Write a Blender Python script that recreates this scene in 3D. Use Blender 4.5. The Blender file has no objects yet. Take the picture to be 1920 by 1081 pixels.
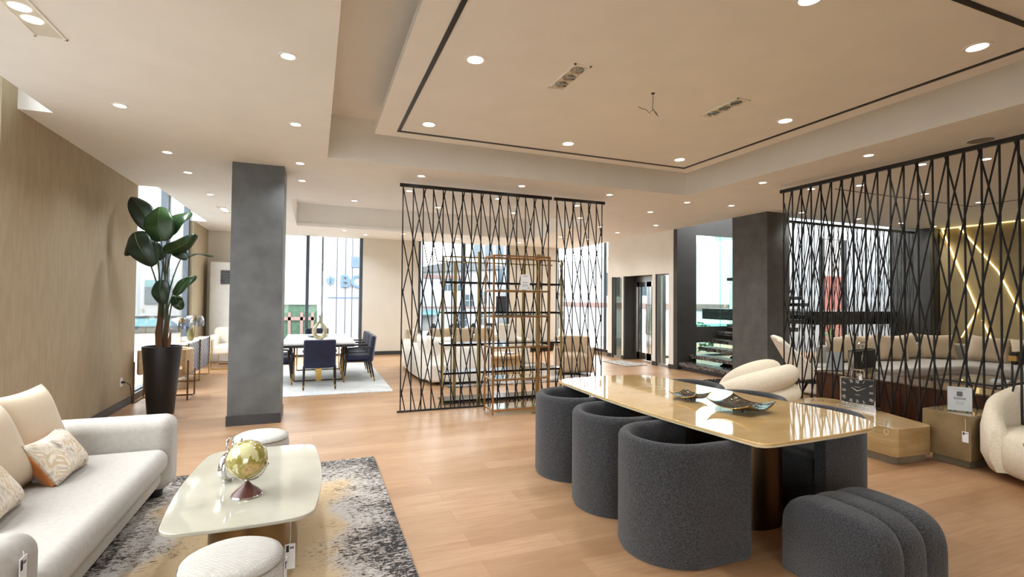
import bpy, math, random
from mathutils import Vector, Matrix, Euler
random.seed(11)
SC = bpy.context.scene
COL = SC.collection
PI = math.pi
R = math.radians

# ------------------------------------------------------------------ materials
def lin(c):
    def f(v):
        v /= 255.0
        return v / 12.92 if v <= .04045 else ((v + .055) / 1.055) ** 2.4
    return (f(c[0]), f(c[1]), f(c[2]), 1)

def newmat(name):
    m = bpy.data.materials.new(name)
    m.use_nodes = True
    nt = m.node_tree
    b = nt.nodes['Principled BSDF']
    return m, nt, b

def ramp(nt, fac, stops, interp='LINEAR'):
    n = nt.nodes.new('ShaderNodeValToRGB')
    n.color_ramp.interpolation = interp
    el = n.color_ramp.elements
    while len(el) < len(stops):
        el.new(.5)
    for e, (p, c) in zip(el, stops):
        e.position = p
        e.color = c if len(c) == 4 else (*c, 1)
    nt.links.new(fac, n.inputs[0])
    return n.outputs[0]

def coords(nt, scale=(1, 1, 1), rot=(0, 0, 0), kind='Object'):
    tc = nt.nodes.new('ShaderNodeTexCoord')
    mp = nt.nodes.new('ShaderNodeMapping')
    mp.inputs['Scale'].default_value = scale
    mp.inputs['Rotation'].default_value = rot
    nt.links.new(tc.outputs[kind], mp.inputs[0])
    return mp.outputs[0]

def noise(nt, vec, scale=5, detail=3, rough=.5, dist=0):
    n = nt.nodes.new('ShaderNodeTexNoise')
    n.inputs['Scale'].default_value = scale
    n.inputs['Detail'].default_value = detail
    n.inputs['Roughness'].default_value = rough
    n.inputs['Distortion'].default_value = dist
    if vec is not None:
        nt.links.new(vec, n.inputs['Vector'])
    return n.outputs['Fac']

def math_n(nt, op, a, b=0.0):
    n = nt.nodes.new('ShaderNodeMath')
    n.operation = op
    for i, v in ((0, a), (1, b)):
        if isinstance(v, (int, float)):
            n.inputs[i].default_value = v
        else:
            nt.links.new(v, n.inputs[i])
    return n.outputs[0]

def mixc(nt, fac, a, b, mode='MIX'):
    n = nt.nodes.new('ShaderNodeMix')
    n.data_type = 'RGBA'
    n.blend_type = mode
    for s, v in ((0, fac), (6, a), (7, b)):
        if isinstance(v, (int, float)):
            n.inputs[s].default_value = v
        elif isinstance(v, tuple):
            n.inputs[s].default_value = v
        else:
            nt.links.new(v, n.inputs[s])
    return n.outputs[2]

def bump(nt, b, h, strength=.3, dist=.01):
    n = nt.nodes.new('ShaderNodeBump')
    n.inputs['Strength'].default_value = strength
    n.inputs['Distance'].default_value = dist
    nt.links.new(h, n.inputs['Height'])
    nt.links.new(n.outputs[0], b.inputs['Normal'])

def mat(name, c1, c2=None, rough=.5, metal=0, nscale=6, detail=3, stretch=(1, 1, 1), bs=0, bd=.004, bscale=None,
        coat=0, sheen=0, lo=.35, hi=.65, spec=.5):
    m, nt, b = newmat(name)
    b.inputs['Roughness'].default_value = rough
    b.inputs['Metallic'].default_value = metal
    b.inputs['Specular IOR Level'].default_value = spec
    if coat:
        b.inputs['Coat Weight'].default_value = coat
        b.inputs['Coat Roughness'].default_value = .04
    if sheen:
        b.inputs['Sheen Weight'].default_value = sheen
        b.inputs['Sheen Roughness'].default_value = .5
    v = coords(nt, stretch)
    f = noise(nt, v, nscale, detail)
    if c2 is None:
        c2 = tuple(max(0, x - 7) for x in c1)
    col = ramp(nt, f, [(lo, lin(c2)), (hi, lin(c1))])
    nt.links.new(col, b.inputs['Base Color'])
    if bs:
        h = noise(nt, v, bscale or nscale, 2)
        bump(nt, b, h, bs, bd)
    return m

def emit(name, c, strength):
    m, nt, b = newmat(name)
    b.inputs['Base Color'].default_value = lin(c)
    b.inputs['Emission Color'].default_value = lin(c)
    b.inputs['Emission Strength'].default_value = strength
    return m

def clear_glass(name, tint=(1, 1, 1, 1), ior=1.5, base=.0, gcol=(1, 1, 1, 1)):
    m = bpy.data.materials.new(name)
    m.use_nodes = True
    nt = m.node_tree
    nt.nodes.clear()
    o = nt.nodes.new('ShaderNodeOutputMaterial')
    t = nt.nodes.new('ShaderNodeBsdfTransparent')
    t.inputs[0].default_value = tint
    g = nt.nodes.new('ShaderNodeBsdfGlossy')
    g.inputs['Roughness'].default_value = 0.01
    g.inputs[0].default_value = gcol
    fr = nt.nodes.new('ShaderNodeFresnel')
    ge = nt.nodes.new('ShaderNodeNewGeometry')
    nt.links.new(math_n(nt, 'ADD', math_n(nt, 'MULTIPLY', ge.outputs['Backfacing'], 1 / ior - ior), ior), fr.inputs[0])
    mx = nt.nodes.new('ShaderNodeMixShader')
    fac = math_n(nt, 'MINIMUM', math_n(nt, 'ADD', fr.outputs[0], base), .9)
    nt.links.new(fac, mx.inputs[0])
    nt.links.new(t.outputs[0], mx.inputs[1])
    nt.links.new(g.outputs[0], mx.inputs[2])
    nt.links.new(mx.outputs[0], o.inputs[0])
    return m

M = {}
M['ceil'] = mat('ceiling_paint', (247, 247, 245), (244, 244, 242), rough=.75, nscale=3)
M['white'] = mat('white_paint', (243, 242, 238), (240, 239, 235), rough=.6, nscale=3)
M['backwall'] = mat('back_wall_paint', (224, 219, 207), (220, 215, 203), rough=.7, nscale=2)
M['fabricwall'] = mat('beige_wall_fabric', (176, 161, 134), (168, 153, 127), rough=.85, nscale=4, detail=8, stretch=(6, 6, 1.2), bs=.25, bscale=60, bd=.004)
M['ledwall'] = mat('suede_wall_panel', (176, 158, 118), (164, 146, 107), rough=.8, nscale=3, detail=6)
M['plaster'] = mat('dark_trowelled_plaster', (98, 99, 99), (74, 75, 76), rough=.5, nscale=4.2, detail=8, lo=.3, hi=.75, bs=.08, bscale=8)
M['plaster2'] = mat('charcoal_plaster', (68, 67, 65), (54, 53, 51), rough=.5, nscale=2.2, detail=8, lo=.3, hi=.75)
M['skirt'] = mat('dark_skirting', (52, 52, 54), (46, 46, 48), rough=.4)
M['frame'] = mat('window_frame_metal', (84, 92, 102), (76, 84, 94), rough=.35, metal=.4)
M['blackmetal'] = mat('black_metal', (20, 20, 21), (15, 15, 16), rough=.4)
M['cord'] = mat('black_cord', (16, 15, 15), (11, 11, 11), rough=.6)
M['brass'] = mat('brushed_brass', (196, 160, 98), (186, 150, 88), rough=.28, metal=1, nscale=20)
M['goldrack'] = mat('champagne_gold_metal', (198, 182, 128), (190, 172, 118), rough=.35, metal=.75, nscale=12)
M['copper'] = mat('rose_gold_metal', (200, 152, 100), (190, 142, 92), rough=.28, metal=.85, nscale=12)
M['chrome'] = mat('chrome', (215, 215, 215), (205, 205, 205), rough=.12, metal=1)
M['steel'] = mat('brushed_steel', (178, 176, 170), (165, 163, 157), rough=.3, metal=.9, stretch=(30, 30, 1))
M['bronze'] = mat('dark_bronze', (92, 70, 48), (74, 56, 38), rough=.34, metal=.9, nscale=2)
M['bronze_lite'] = mat('satin_bronze', (150, 122, 84), (136, 108, 72), rough=.35, metal=.9, nscale=2)
M['cream'] = mat('cream_upholstery', (178, 173, 166), (170, 165, 158), rough=.9, nscale=40, bs=.12, bscale=120, bd=.003, sheen=.2)
M['creamsoft'] = mat('cream_cushion_satin', (200, 180, 152), (192, 172, 144), rough=.7, nscale=5, sheen=.3)
M['whiteup'] = mat('white_upholstery', (236, 230, 218), (228, 222, 210), rough=.9, nscale=30, bs=.1, bscale=90, sheen=.2)
M['boucle_w'] = mat('white_boucle', (234, 224, 204), (220, 209, 188), rough=.95, nscale=70, bs=.5, bscale=110, bd=.006, sheen=.3)
M['boucle_g'] = mat('charcoal_boucle', (68, 69, 72), (34, 34, 37), rough=1, nscale=110, detail=4, bs=.9, bscale=130, bd=.008, sheen=.2, lo=.36, hi=.66)
M['navy'] = mat('navy_velvet', (18, 27, 66), (10, 16, 44), rough=.7, nscale=9, sheen=.25)
M['darkwood'] = mat('dark_wood', (34, 30, 29), (24, 21, 20), rough=.4, nscale=5, stretch=(1, 1, 8))
M['walnut'] = mat('walnut_veneer', (92, 54, 34), (58, 32, 20), rough=.35, nscale=4, detail=6, stretch=(8, 3, .6))
M['consoletop'] = mat('smoky_console_top', (134, 112, 92), (116, 96, 78), rough=.12, nscale=3, detail=5)
M['oaktable'] = mat('pale_oak', (202, 172, 132), (182, 150, 110), rough=.4, nscale=5, detail=5, stretch=(1, 8, 1))
M['stonegreen'] = mat('ivory_lacquered_stone', (188, 184, 169), (172, 167, 150), rough=.06, nscale=2.2, detail=6, coat=.5)
M['marble_t'] = mat('honey_marble', (232, 198, 140), (216, 176, 116), rough=.05, nscale=2.2, detail=6, stretch=(1, 2.5, 1), coat=.8)
M['marble_edge'] = mat('pale_stone_edge', (226, 212, 180), (214, 198, 164), rough=.2)
M['travertine'] = mat('honey_travertine', (196, 168, 122), (172, 142, 96), rough=.18, nscale=3, detail=8, stretch=(1, 1, 5), coat=.4)
M['brownmarble'] = mat('brown_marble', (150, 130, 98), (116, 97, 68), rough=.15, nscale=3.5, detail=9, lo=.3, hi=.7, coat=.5)
M['plinthstone'] = mat('grey_plinth', (142, 132, 112), (122, 112, 92), rough=.4, nscale=6)
M['blackpot'] = mat('matt_black_planter', (26, 26, 28), (21, 21, 23), rough=.45)
M['leaf'] = mat('glossy_leaf', (46, 76, 36), (30, 54, 28), rough=.35, nscale=3, detail=5)
M['leafd'] = mat('dark_leaf', (32, 52, 36), (22, 38, 28), rough=.38, nscale=3, detail=5)
M['leafrib'] = mat('leaf_midrib', (76, 98, 52), (64, 84, 44), rough=.5)
M['stemgreen'] = mat('green_stalk', (62, 78, 46), (44, 58, 34), rough=.5)
M['bark'] = mat('brown_leaf_sheath', (122, 86, 58), (84, 58, 38), rough=.8, nscale=8, stretch=(1, 1, .3))
M['soil'] = mat('potting_soil', (62, 52, 42), (38, 32, 26), rough=1, nscale=40, bs=.6)
M['tanleather'] = mat('tan_leather', (206, 176, 138), (194, 163, 126), rough=.55, nscale=20)
M['taupeframe'] = mat('bronze_sled_frame', (128, 98, 70), (112, 84, 58), rough=.35, metal=.7)
M['whiteplastic'] = mat('white_plastic', (236, 236, 234), (230, 230, 228), rough=.35)
M['paper'] = mat('white_card', (236, 236, 238), (230, 230, 233), rough=.5)
M['ink'] = mat('grey_print', (112, 114, 118), (96, 98, 102), rough=.6)
M['inkdark'] = mat('dark_print', (40, 44, 56), (34, 38, 50), rough=.6)
M['string'] = mat('white_string', (232, 226, 210), (220, 214, 198), rough=.8)
M['black'] = mat('black_gloss', (14, 14, 16), (10, 10, 12), rough=.2)
M['clockface'] = mat('slate_clock_face', (52, 54, 56), (38, 40, 42), rough=.4, nscale=4, detail=6, stretch=(1, 1, 6))
M['silvertext'] = mat('silver_numerals', (196, 196, 194), (182, 182, 180), rough=.35, metal=.3)
M['hammered'] = mat('dark_hammered_bronze', (92, 84, 70), (54, 48, 40), rough=.22, metal=.95, nscale=10, bs=.7, bscale=16, bd=.02)
M['goldrim'] = mat('gold_rim', (206, 168, 100), (190, 150, 84), rough=.25, metal=1)
M['orange'] = mat('orange_velvet', (214, 132, 56), (196, 114, 44), rough=.8, sheen=.4)
M['goldvase'] = mat('antique_gold_ceramic', (184, 174, 142), (150, 140, 108), rough=.3, metal=.45, nscale=8)
M['olive'] = mat('olive_ceramic', (142, 132, 80), (112, 104, 58), rough=.3, nscale=7)
M['teal'] = mat('pale_teal_awning', (88, 126, 132), (80, 118, 124), rough=.6)
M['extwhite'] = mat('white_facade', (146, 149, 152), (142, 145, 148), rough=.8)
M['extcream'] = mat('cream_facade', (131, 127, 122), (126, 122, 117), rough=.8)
M['extbright'] = mat('brightened_white_facade', (214, 217, 219), (206, 209, 211), rough=.8)  # paler copy of the white facade, daylight brightness put into its colour
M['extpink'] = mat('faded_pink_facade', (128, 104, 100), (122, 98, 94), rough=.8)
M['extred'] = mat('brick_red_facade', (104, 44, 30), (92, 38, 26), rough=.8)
M['extwin'] = mat('grey_blue_window', (66, 82, 92), (56, 72, 82), rough=.2)
M['extdark'] = mat('grey_roof', (92, 96, 100), (84, 88, 92), rough=.8)
M['extblue'] = mat('sign_blue', (76, 104, 138), (72, 100, 134), rough=.6)
M['extdblue'] = mat('banner_blue', (80, 100, 150), (74, 94, 144), rough=.6)
M['extgreen'] = mat('shop_green_glass', (72, 98, 82), (58, 84, 68), rough=.2)
M['seam'] = mat('facade_seam', (42, 48, 60), (38, 44, 56), rough=.7)
M['pave'] = mat('street_concrete', (130, 127, 122), (118, 115, 110), rough=.9, nscale=2)
M['bush'] = mat('street_greenery', (70, 106, 50), (46, 78, 34), rough=.8, nscale=12)
M['glass'] = clear_glass('window_glass', (.97, .985, .98, 1), ior=1.22)
M['shelfglass'] = clear_glass('shelf_glass', (.86, .92, .9, 1), base=.06)
M['smoke'] = clear_glass('smoked_lamp_glass', (.62, .66, .74, 1), base=.08)
M['tealglass'] = clear_glass('teal_tinted_glass', (.70, .87, .86, 1), base=.03)
M['greyglass'] = clear_glass('grey_tinted_glass', (.30, .34, .32, 1), base=.02)
M['acrylic'] = clear_glass('clear_acrylic', (.95, .97, .98, 1))
M['frost'] = mat('frosted_panel', (170, 178, 182), (163, 171, 175), rough=.6)
M['lamp'] = emit('lit_lens', (255, 246, 228), 9)
M['led'] = emit('warm_led_strip', (255, 232, 160), 5)
M['reflector'] = mat('chrome_reflector', (205, 200, 190), (120, 116, 108), rough=.18, metal=1, nscale=60)
M['mesh_grille'] = mat('speaker_grille', (150, 146, 136), (136, 132, 122), rough=.6, nscale=120)

# --- oak plank floor
def floor_mat():
    m, nt, b = newmat('oak_plank_floor')
    v = coords(nt)
    br = nt.nodes.new('ShaderNodeTexBrick')
    br.offset = .37
    br.inputs['Scale'].default_value = 1
    br.inputs['Brick Width'].default_value = 1.5
    br.inputs['Row Height'].default_value = .19
    br.inputs['Mortar Size'].default_value = .0012
    br.inputs['Mortar Smooth'].default_value = .1
    br.inputs['Bias'].default_value = 0
    br.inputs['Color1'].default_value = lin((186, 149, 114))
    br.inputs['Color2'].default_value = lin((160, 123, 88))
    br.inputs['Mortar'].default_value = lin((138, 96, 62))
    nt.links.new(v, br.inputs['Vector'])
    g = noise(nt, coords(nt, (1.2, 14, 1)), 2.6, 8, .6, .6)
    g2 = noise(nt, coords(nt, (.5, 2.2, 1)), 1.3, 3)
    c = mixc(nt, ramp(nt, g, [(.35, (0, 0, 0)), (.7, (.55, .55, .55))]), br.outputs['Color'], lin((148, 106, 70)))
    c = mixc(nt, ramp(nt, g2, [(.4, (0, 0, 0)), (.75, (.4, .4, .4))]), c, lin((198, 163, 128)))
    nt.links.new(c, b.inputs['Base Color'])
    rr = nt.nodes.new('ShaderNodeMapRange')
    rr.inputs['To Min'].default_value = .28
    rr.inputs['To Max'].default_value = .42
    nt.links.new(g, rr.inputs['Value'])
    nt.links.new(rr.outputs[0], b.inputs['Roughness'])
    bump(nt, b, br.outputs['Fac'], -.15, .002)
    return m
M['floor'] = floor_mat()

def rug_mat(name, hx, hy, tan=True):
    m, nt, b = newmat(name)
    b.inputs['Roughness'].default_value = .95
    tc = nt.nodes.new('ShaderNodeTexCoord')
    sp = nt.nodes.new('ShaderNodeSeparateXYZ')
    nt.links.new(tc.outputs['Object'], sp.inputs[0])
    ex = math_n(nt, 'DIVIDE', math_n(nt, 'ABSOLUTE', sp.outputs[0]), hx)
    ey = math_n(nt, 'DIVIDE', math_n(nt, 'ABSOLUTE', sp.outputs[1]), hy)
    e = math_n(nt, 'MAXIMUM', ex, ey)
    big = noise(nt, coords(nt), 1.7, 3)
    zone = math_n(nt, 'ADD', e, math_n(nt, 'MULTIPLY', math_n(nt, 'SUBTRACT', big, .5), .9))
    if tan:
        base = ramp(nt, zone, [(.30, lin((188, 162, 124))), (.52, lin((204, 180, 144))), (.64, lin((196, 190, 182))), (.92, lin((188, 186, 185)))])
    else:
        base = ramp(nt, zone, [(.3, lin((226, 226, 222))), (.7, lin((212, 214, 212))), (.95, lin((228, 227, 222)))])
    s1 = noise(nt, coords(nt, (3.2, 9, 1)), 7, 6, .7, .4)
    s2 = noise(nt, coords(nt, (5, 5, 1)), 16, 4, .6)
    bl = noise(nt, coords(nt, (1, 1.6, 1)), 2.3, 2)
    amt = math_n(nt, 'ADD', math_n(nt, 'MULTIPLY', zone, .26), math_n(nt, 'MULTIPLY', bl, .30))
    k = math_n(nt, 'ADD', math_n(nt, 'MULTIPLY', s1, .7), math_n(nt, 'MULTIPLY', s2, .3))
    th = math_n(nt, 'SUBTRACT', math_n(nt, 'ADD', k, amt), .865 if tan else .95)
    mask = ramp(nt, th, [(.0, (0, 0, 0)), (.05, (1, 1, 1))])
    g = ramp(nt, math_n(nt, 'SUBTRACT', math_n(nt, 'ADD', k, amt), .78), [(0, (0, 0, 0)), (.12, (.6, .6, .6))])
    c = mixc(nt, g, base, lin((150, 122, 88)) if tan else lin((186, 190, 192)))
    c = mixc(nt, mask, c, lin((42, 42, 44)) if tan else lin((168, 174, 180)))
    nt.links.new(c, b.inputs['Base Color'])
    bump(nt, b, s2, .4, .006)
    return m

def weave_mat():
    m, nt, b = newmat('white_basket_weave')
    b.inputs['Roughness'].default_value = .9
    v = coords(nt, (1, 1, 1))
    ch = nt.nodes.new('ShaderNodeTexChecker')
    ch.inputs['Scale'].default_value = 95
    nt.links.new(v, ch.inputs[0])
    n = noise(nt, coords(nt, (8, 60, 60)), 3, 3)
    c = mixc(nt, ramp(nt, n, [(.35, (0, 0, 0)), (.7, (.6, .6, .6))]), lin((200, 198, 194)), lin((164, 160, 150)))
    c = mixc(nt, math_n(nt, 'MULTIPLY', ch.outputs['Fac'], .45), c, lin((170, 162, 146)))
    nt.links.new(c, b.inputs['Base Color'])
    bump(nt, b, ch.outputs['Fac'], .5, .004)
    return m
M['weave'] = weave_mat()

def brush_mat():
    m, nt, b = newmat('brushstroke_print_fabric')
    b.inputs['Roughness'].default_value = .75
    v = coords(nt, (3.2, 6, 3.6), (0, .5, .6))
    n = noise(nt, v, 1.6, 4, .6, 2.2)
    c = ramp(nt, n, [(.28, lin((128, 114, 98))), (.40, lin((192, 180, 164))), (.5, lin((224, 214, 198))), (.58, lin((196, 172, 138))), (.66, lin((228, 220, 206)))])
    nt.links.new(c, b.inputs['Base Color'])
    bump(nt, b, n, .2, .01)
    return m
M['brush'] = brush_mat()

def globe_mat():
    m, nt, b = newmat('globe_map')
    b.inputs['Roughness'].default_value = .12
    b.inputs['Coat Weight'].default_value = .8
    n = noise(nt, coords(nt, (1, 1, 1)), 7.5, 5, .55, .4)
    c = ramp(nt, n, [(.47, lin((200, 194, 146))), (.49, lin((140, 128, 62))), (.55, lin((156, 142, 74))), (.62, lin((196, 162, 104))), (.7, lin((112, 86, 50)))])
    nt.links.new(c, b.inputs['Base Color'])
    return m
M['globe'] = globe_mat()

def stairstone():
    m, nt, b = newmat('black_white_stair_marble')
    b.inputs['Roughness'].default_value = .25
    n = noise(nt, coords(nt, (5, 4, 9)), 3.2, 8, .7, 1.2)
    c = ramp(nt, n, [(.40, lin((30, 29, 29))), (.50, lin((54, 52, 51))), (.56, lin((150, 146, 142))), (.64, lin((76, 73, 71)))])
    nt.links.new(c, b.inputs['Base Color'])
    return m
M['stairstone'] = stairstone()

def geomdoor():
    m, nt, b = newmat('blue_white_hex_inlay')
    b.inputs['Roughness'].default_value = .35
    br = nt.nodes.new('ShaderNodeTexBrick')
    br.offset = .5
    br.inputs['Scale'].default_value = 1
    br.inputs['Brick Width'].default_value = .085
    br.inputs['Row Height'].default_value = .085
    br.inputs['Mortar Size'].default_value = .026
    br.inputs['Color1'].default_value = lin((214, 216, 222))
    br.inputs['Color2'].default_value = lin((196, 200, 210))
    br.inputs['Mortar'].default_value = lin((70, 78, 108))
    nt.links.new(coords(nt, (1, 1, 1), (0, R(90), 0)), br.inputs['Vector'])
    nt.links.new(br.outputs['Color'], b.inputs['Base Color'])
    return m
M['geom'] = geomdoor()

# ------------------------------------------------------------------ mesh builder
class MB:
    def __init__(s):
        s.v, s.f = [], []
    def add(s, vs, fs):
        o = len(s.v)
        s.v += [tuple(p) for p in vs]
        s.f += [tuple(i + o for i in f) for f in fs]
        return s
    def box(s, x0, x1, y0, y1, z0, z1):
        v = [(x, y, z) for z in (z0, z1) for y in (y0, y1) for x in (x0, x1)]
        return s.add(v, [(0, 2, 3, 1), (4, 5, 7, 6), (0, 1, 5, 4), (2, 6, 7, 3), (0, 4, 6, 2), (1, 3, 7, 5)])
    def prism(s, poly, z0, z1):
        n = len(poly)
        v = [(p[0], p[1], z0) for p in poly] + [(p[0], p[1], z1) for p in poly]
        f = [tuple(range(n - 1, -1, -1)), tuple(range(n, 2 * n))] + [(i, (i + 1) % n, n + (i + 1) % n, n + i) for i in range(n)]
        return s.add(v, f)
    def loft(s, rings, caps=True, closed=False):
        n = len(rings[0])
        v = [p for r in rings for p in r]
        f = []
        m = len(rings)
        for j in range(m if closed else m - 1):
            a, b = j * n, ((j + 1) % m) * n
            f += [(a + i, a + (i + 1) % n, b + (i + 1) % n, b + i) for i in range(n)]
        if caps and not closed:
            f += [tuple(range(n - 1, -1, -1)), tuple(range((m - 1) * n, m * n))]
        return s.add(v, f)
    def tube(s, pts, r, n=8, closed=False, flat=1.0):
        P = [Vector(p) for p in pts]
        m = len(P)
        rr = r if isinstance(r, (list, tuple)) else [r] * m
        def tan(i):
            if closed:
                return (P[(i + 1) % m] - P[i - 1]).normalized()
            return (P[min(i + 1, m - 1)] - P[max(i - 1, 0)]).normalized()
        t = tan(0)
        up = Vector((0, 0, 1)) if abs(t.z) < .9 else Vector((0, 1, 0))
        a = t.cross(up).normalized()
        rings = []
        for i in range(m):
            t2 = tan(i)
            a = (a - t2 * a.dot(t2))
            if a.length < 1e-6:
                a = t2.orthogonal()
            a.normalize()
            b = t2.cross(a)
            rings.append([P[i] + (a * math.cos(2 * PI * k / n) + b * math.sin(2 * PI * k / n) * flat) * rr[i] for k in range(n)])
        return s.loft(rings, True, closed)
    def bar(s, p, q, w, d=None):
        return s.tube([p, q], w * .7071, 4) if d is None else s.tube([p, q], w * .7071, 4, flat=d / w)
    def lathe(s, prof, n=32, c=(0, 0), sx=1, sy=1, caps=True):
        rings = [[(c[0] + max(r, 1e-4) * sx * math.cos(2 * PI * k / n), c[1] + max(r, 1e-4) * sy * math.sin(2 * PI * k / n), z) for k in range(n)] for r, z in prof]
        return s.loft(rings, caps)
    def disc(s, c, r, h, n=24):
        return s.lathe([(r, c[2]), (r, c[2] + h)], n, c)
    def sphere(s, c, r, n=24, sz=1):
        m = n // 2
        return s.lathe([(r * math.sin(PI * i / m), c[2] - r * sz * math.cos(PI * i / m)) for i in range(m + 1)], n, c)
    def sheet(s, fn, nu, nv):
        v = [fn(i / nu, j / nv) for j in range(nv + 1) for i in range(nu + 1)]
        f = [(j * (nu + 1) + i, j * (nu + 1) + i + 1, (j + 1) * (nu + 1) + i + 1, (j + 1) * (nu + 1) + i) for j in range(nv) for i in range(nu)]
        return s.add(v, f)
    def build(s, name, m, parent=None, smooth=False, bevel=0, seg=3, sub=0, solid=0, loc=None, rot=None, angle=40):
        me = bpy.data.meshes.new(name)
        me.from_pydata(s.v, [], s.f)
        me.update()
        o = bpy.data.objects.new(name, me)
        me.materials.append(m)
        if smooth or bevel:
            for p in me.polygons:
                p.use_smooth = True
            if smooth and not bevel and not sub:
                me.set_sharp_from_angle(angle=R(angle))
        COL.objects.link(o)
        if parent is not None:
            o.parent = parent
        if loc is not None:
            o.location = loc
        if rot is not None:
            o.rotation_euler = rot
        if solid:
            md = o.modifiers.new('thick', 'SOLIDIFY')
            md.thickness = solid
            md.offset = 0
        if bevel:
            md = o.modifiers.new('bevel', 'BEVEL')
            md.width = bevel
            md.segments = seg
            md.limit_method = 'ANGLE'
            md.angle_limit = R(35)
            md.harden_normals = True
        if sub:
            md = o.modifiers.new('sub', 'SUBSURF')
            md.levels = md.render_levels = sub
        return o

def tag(o, label, cat, group=None, kind=None):
    o['label'] = label
    o['category'] = cat
    if group:
        o['group'] = group
    if kind:
        o['kind'] = kind
    return o

def thing(name, label, cat, loc=(0, 0, 0), rz=0, group=None):
    o = bpy.data.objects.new(name, None)
    o.empty_display_size = .1
    COL.objects.link(o)
    o.location = loc
    o.rotation_euler = (0, 0, rz)
    return tag(o, label, cat, group)

def struct(mb, name, m, parent=None, **k):
    o = mb.build(name, m, parent, **k)
    if parent is None:
        o['kind'] = 'structure'
    return o

def dup(root, loc, rz, label):
    r = root.copy()
    COL.objects.link(r)
    r.location = loc
    r.rotation_euler = (0, 0, rz)
    r['label'] = label
    for ch in list(root.children):
        c = ch.copy()
        COL.objects.link(c)
        c.parent = r
        for g in list(ch.children):
            d = g.copy()
            COL.objects.link(d)
            d.parent = c
    return r

def text(name, body, size, m, parent=None, loc=(0, 0, 0), rot=(0, 0, 0), ext=.002, scale=(1, 1, 1), bold=0):
    cu = bpy.data.curves.new(name, 'FONT')
    cu.body = body
    cu.size = size
    cu.align_x = 'CENTER'
    cu.align_y = 'CENTER'
    cu.extrude = ext
    cu.offset = bold
    o = bpy.data.objects.new(name, cu)
    cu.materials.append(m)
    COL.objects.link(o)
    bpy.context.view_layer.update()
    me = bpy.data.meshes.new_from_object(o.evaluated_get(bpy.context.evaluated_depsgraph_get()))
    bpy.data.objects.remove(o)
    o = bpy.data.objects.new(name, me)
    COL.objects.link(o)
    o.parent = parent
    o.location = loc
    o.rotation_euler = rot
    o.scale = scale
    return o

def rrect(x0, x1, y0, y1, r, bx=0, by=0, n=8, k=7):
    """rounded rectangle whose long sides swell by bx / by"""
    cx, cy, hx, hy = (x0 + x1) / 2, (y0 + y1) / 2, (x1 - x0) / 2, (y1 - y0) / 2
    pts = []
    for (sx, sy, a0) in ((1, 1, 0), (-1, 1, 90), (-1, -1, 180), (1, -1, 270)):
        for i in range(k + 1):
            a = R(a0 + 90 * i / k)
            pts.append((cx + sx * (hx - r) + r * math.cos(a), cy + sy * (hy - r) + r * math.sin(a)))
        nx = {0: (cx - (hx - r), None), 90: None, 180: None, 270: None}
        if a0 in (0, 180):
            for i in range(1, n):
                t = i / n
                pts.append((cx + sx * (hx - r) * (1 - 2 * t), cy + sy * hy))
        else:
            for i in range(1, n):
                t = i / n
                pts.append((cx + sx * hx, cy + sy * (hy - r) * (1 - 2 * t)))
    out = []
    for x, y in pts:
        u, v = (x - cx) / hx, (y - cy) / hy
        out.append((x + bx * u * (1 - v * v), y + by * v * (1 - u * u)))
    return out

def pillow_mb(w, h, t, n=16, pinch=.11):
    """puffed cushion standing in the local XZ plane, thickness along Y, bottom edge at z=0"""
    mb = MB()
    def pt(u, v, s):
        a, b = 2 * u - 1, 2 * v - 1
        fx = 1 - pinch * (1 - b * b) * abs(a)
        fz = 1 - pinch * (1 - a * a) * abs(b)
        th = t / 2 * ((1 - a ** 4) * (1 - b ** 4)) ** .55
        return (a * w / 2 * fx, s * th, (b * fz + 1) * h / 2)
    for s in (1, -1):
        mb.sheet((lambda u, v, s=s: pt(u, v, s)) if s == -1 else (lambda u, v: pt(1 - u, v, 1)), n, n)
    return mb

def pillow(name, label, w, h, t, m, loc, yaw, tilt, group, back=None, cat='cushion', roll=0):
    """yaw: direction the cushion faces (deg, 0 = -Y), tilt: lean backwards"""
    o = pillow_mb(w, h, t).build(name, m, None, smooth=True, loc=loc)
    me = o.data
    for e in me.edges:
        e.use_edge_sharp = False
    o.rotation_euler = (Matrix.Rotation(R(yaw), 3, 'Z') @ Matrix.Rotation(R(-tilt), 3, 'X') @ Matrix.Rotation(R(roll), 3, 'Y')).to_euler()
    if back is not None:
        b = pillow_mb(w * .985, h * .985, t * .9).build('back_panel', back, o, smooth=True, loc=(0, .022, .002))
        b['label'] = 'orange velvet back panel'
    return tag(o, label, cat, group)

# ------------------------------------------------------------------ room shell
H = 3.2
HT = 3.72
struct(MB().box(-2.95, 19, -4.2, 14.6, -.2, 0), 'floor', M['floor'])
struct(MB().box(-60, 80, -40, 80, -.55, -.3), 'ground_outside', M['pave'])

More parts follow.
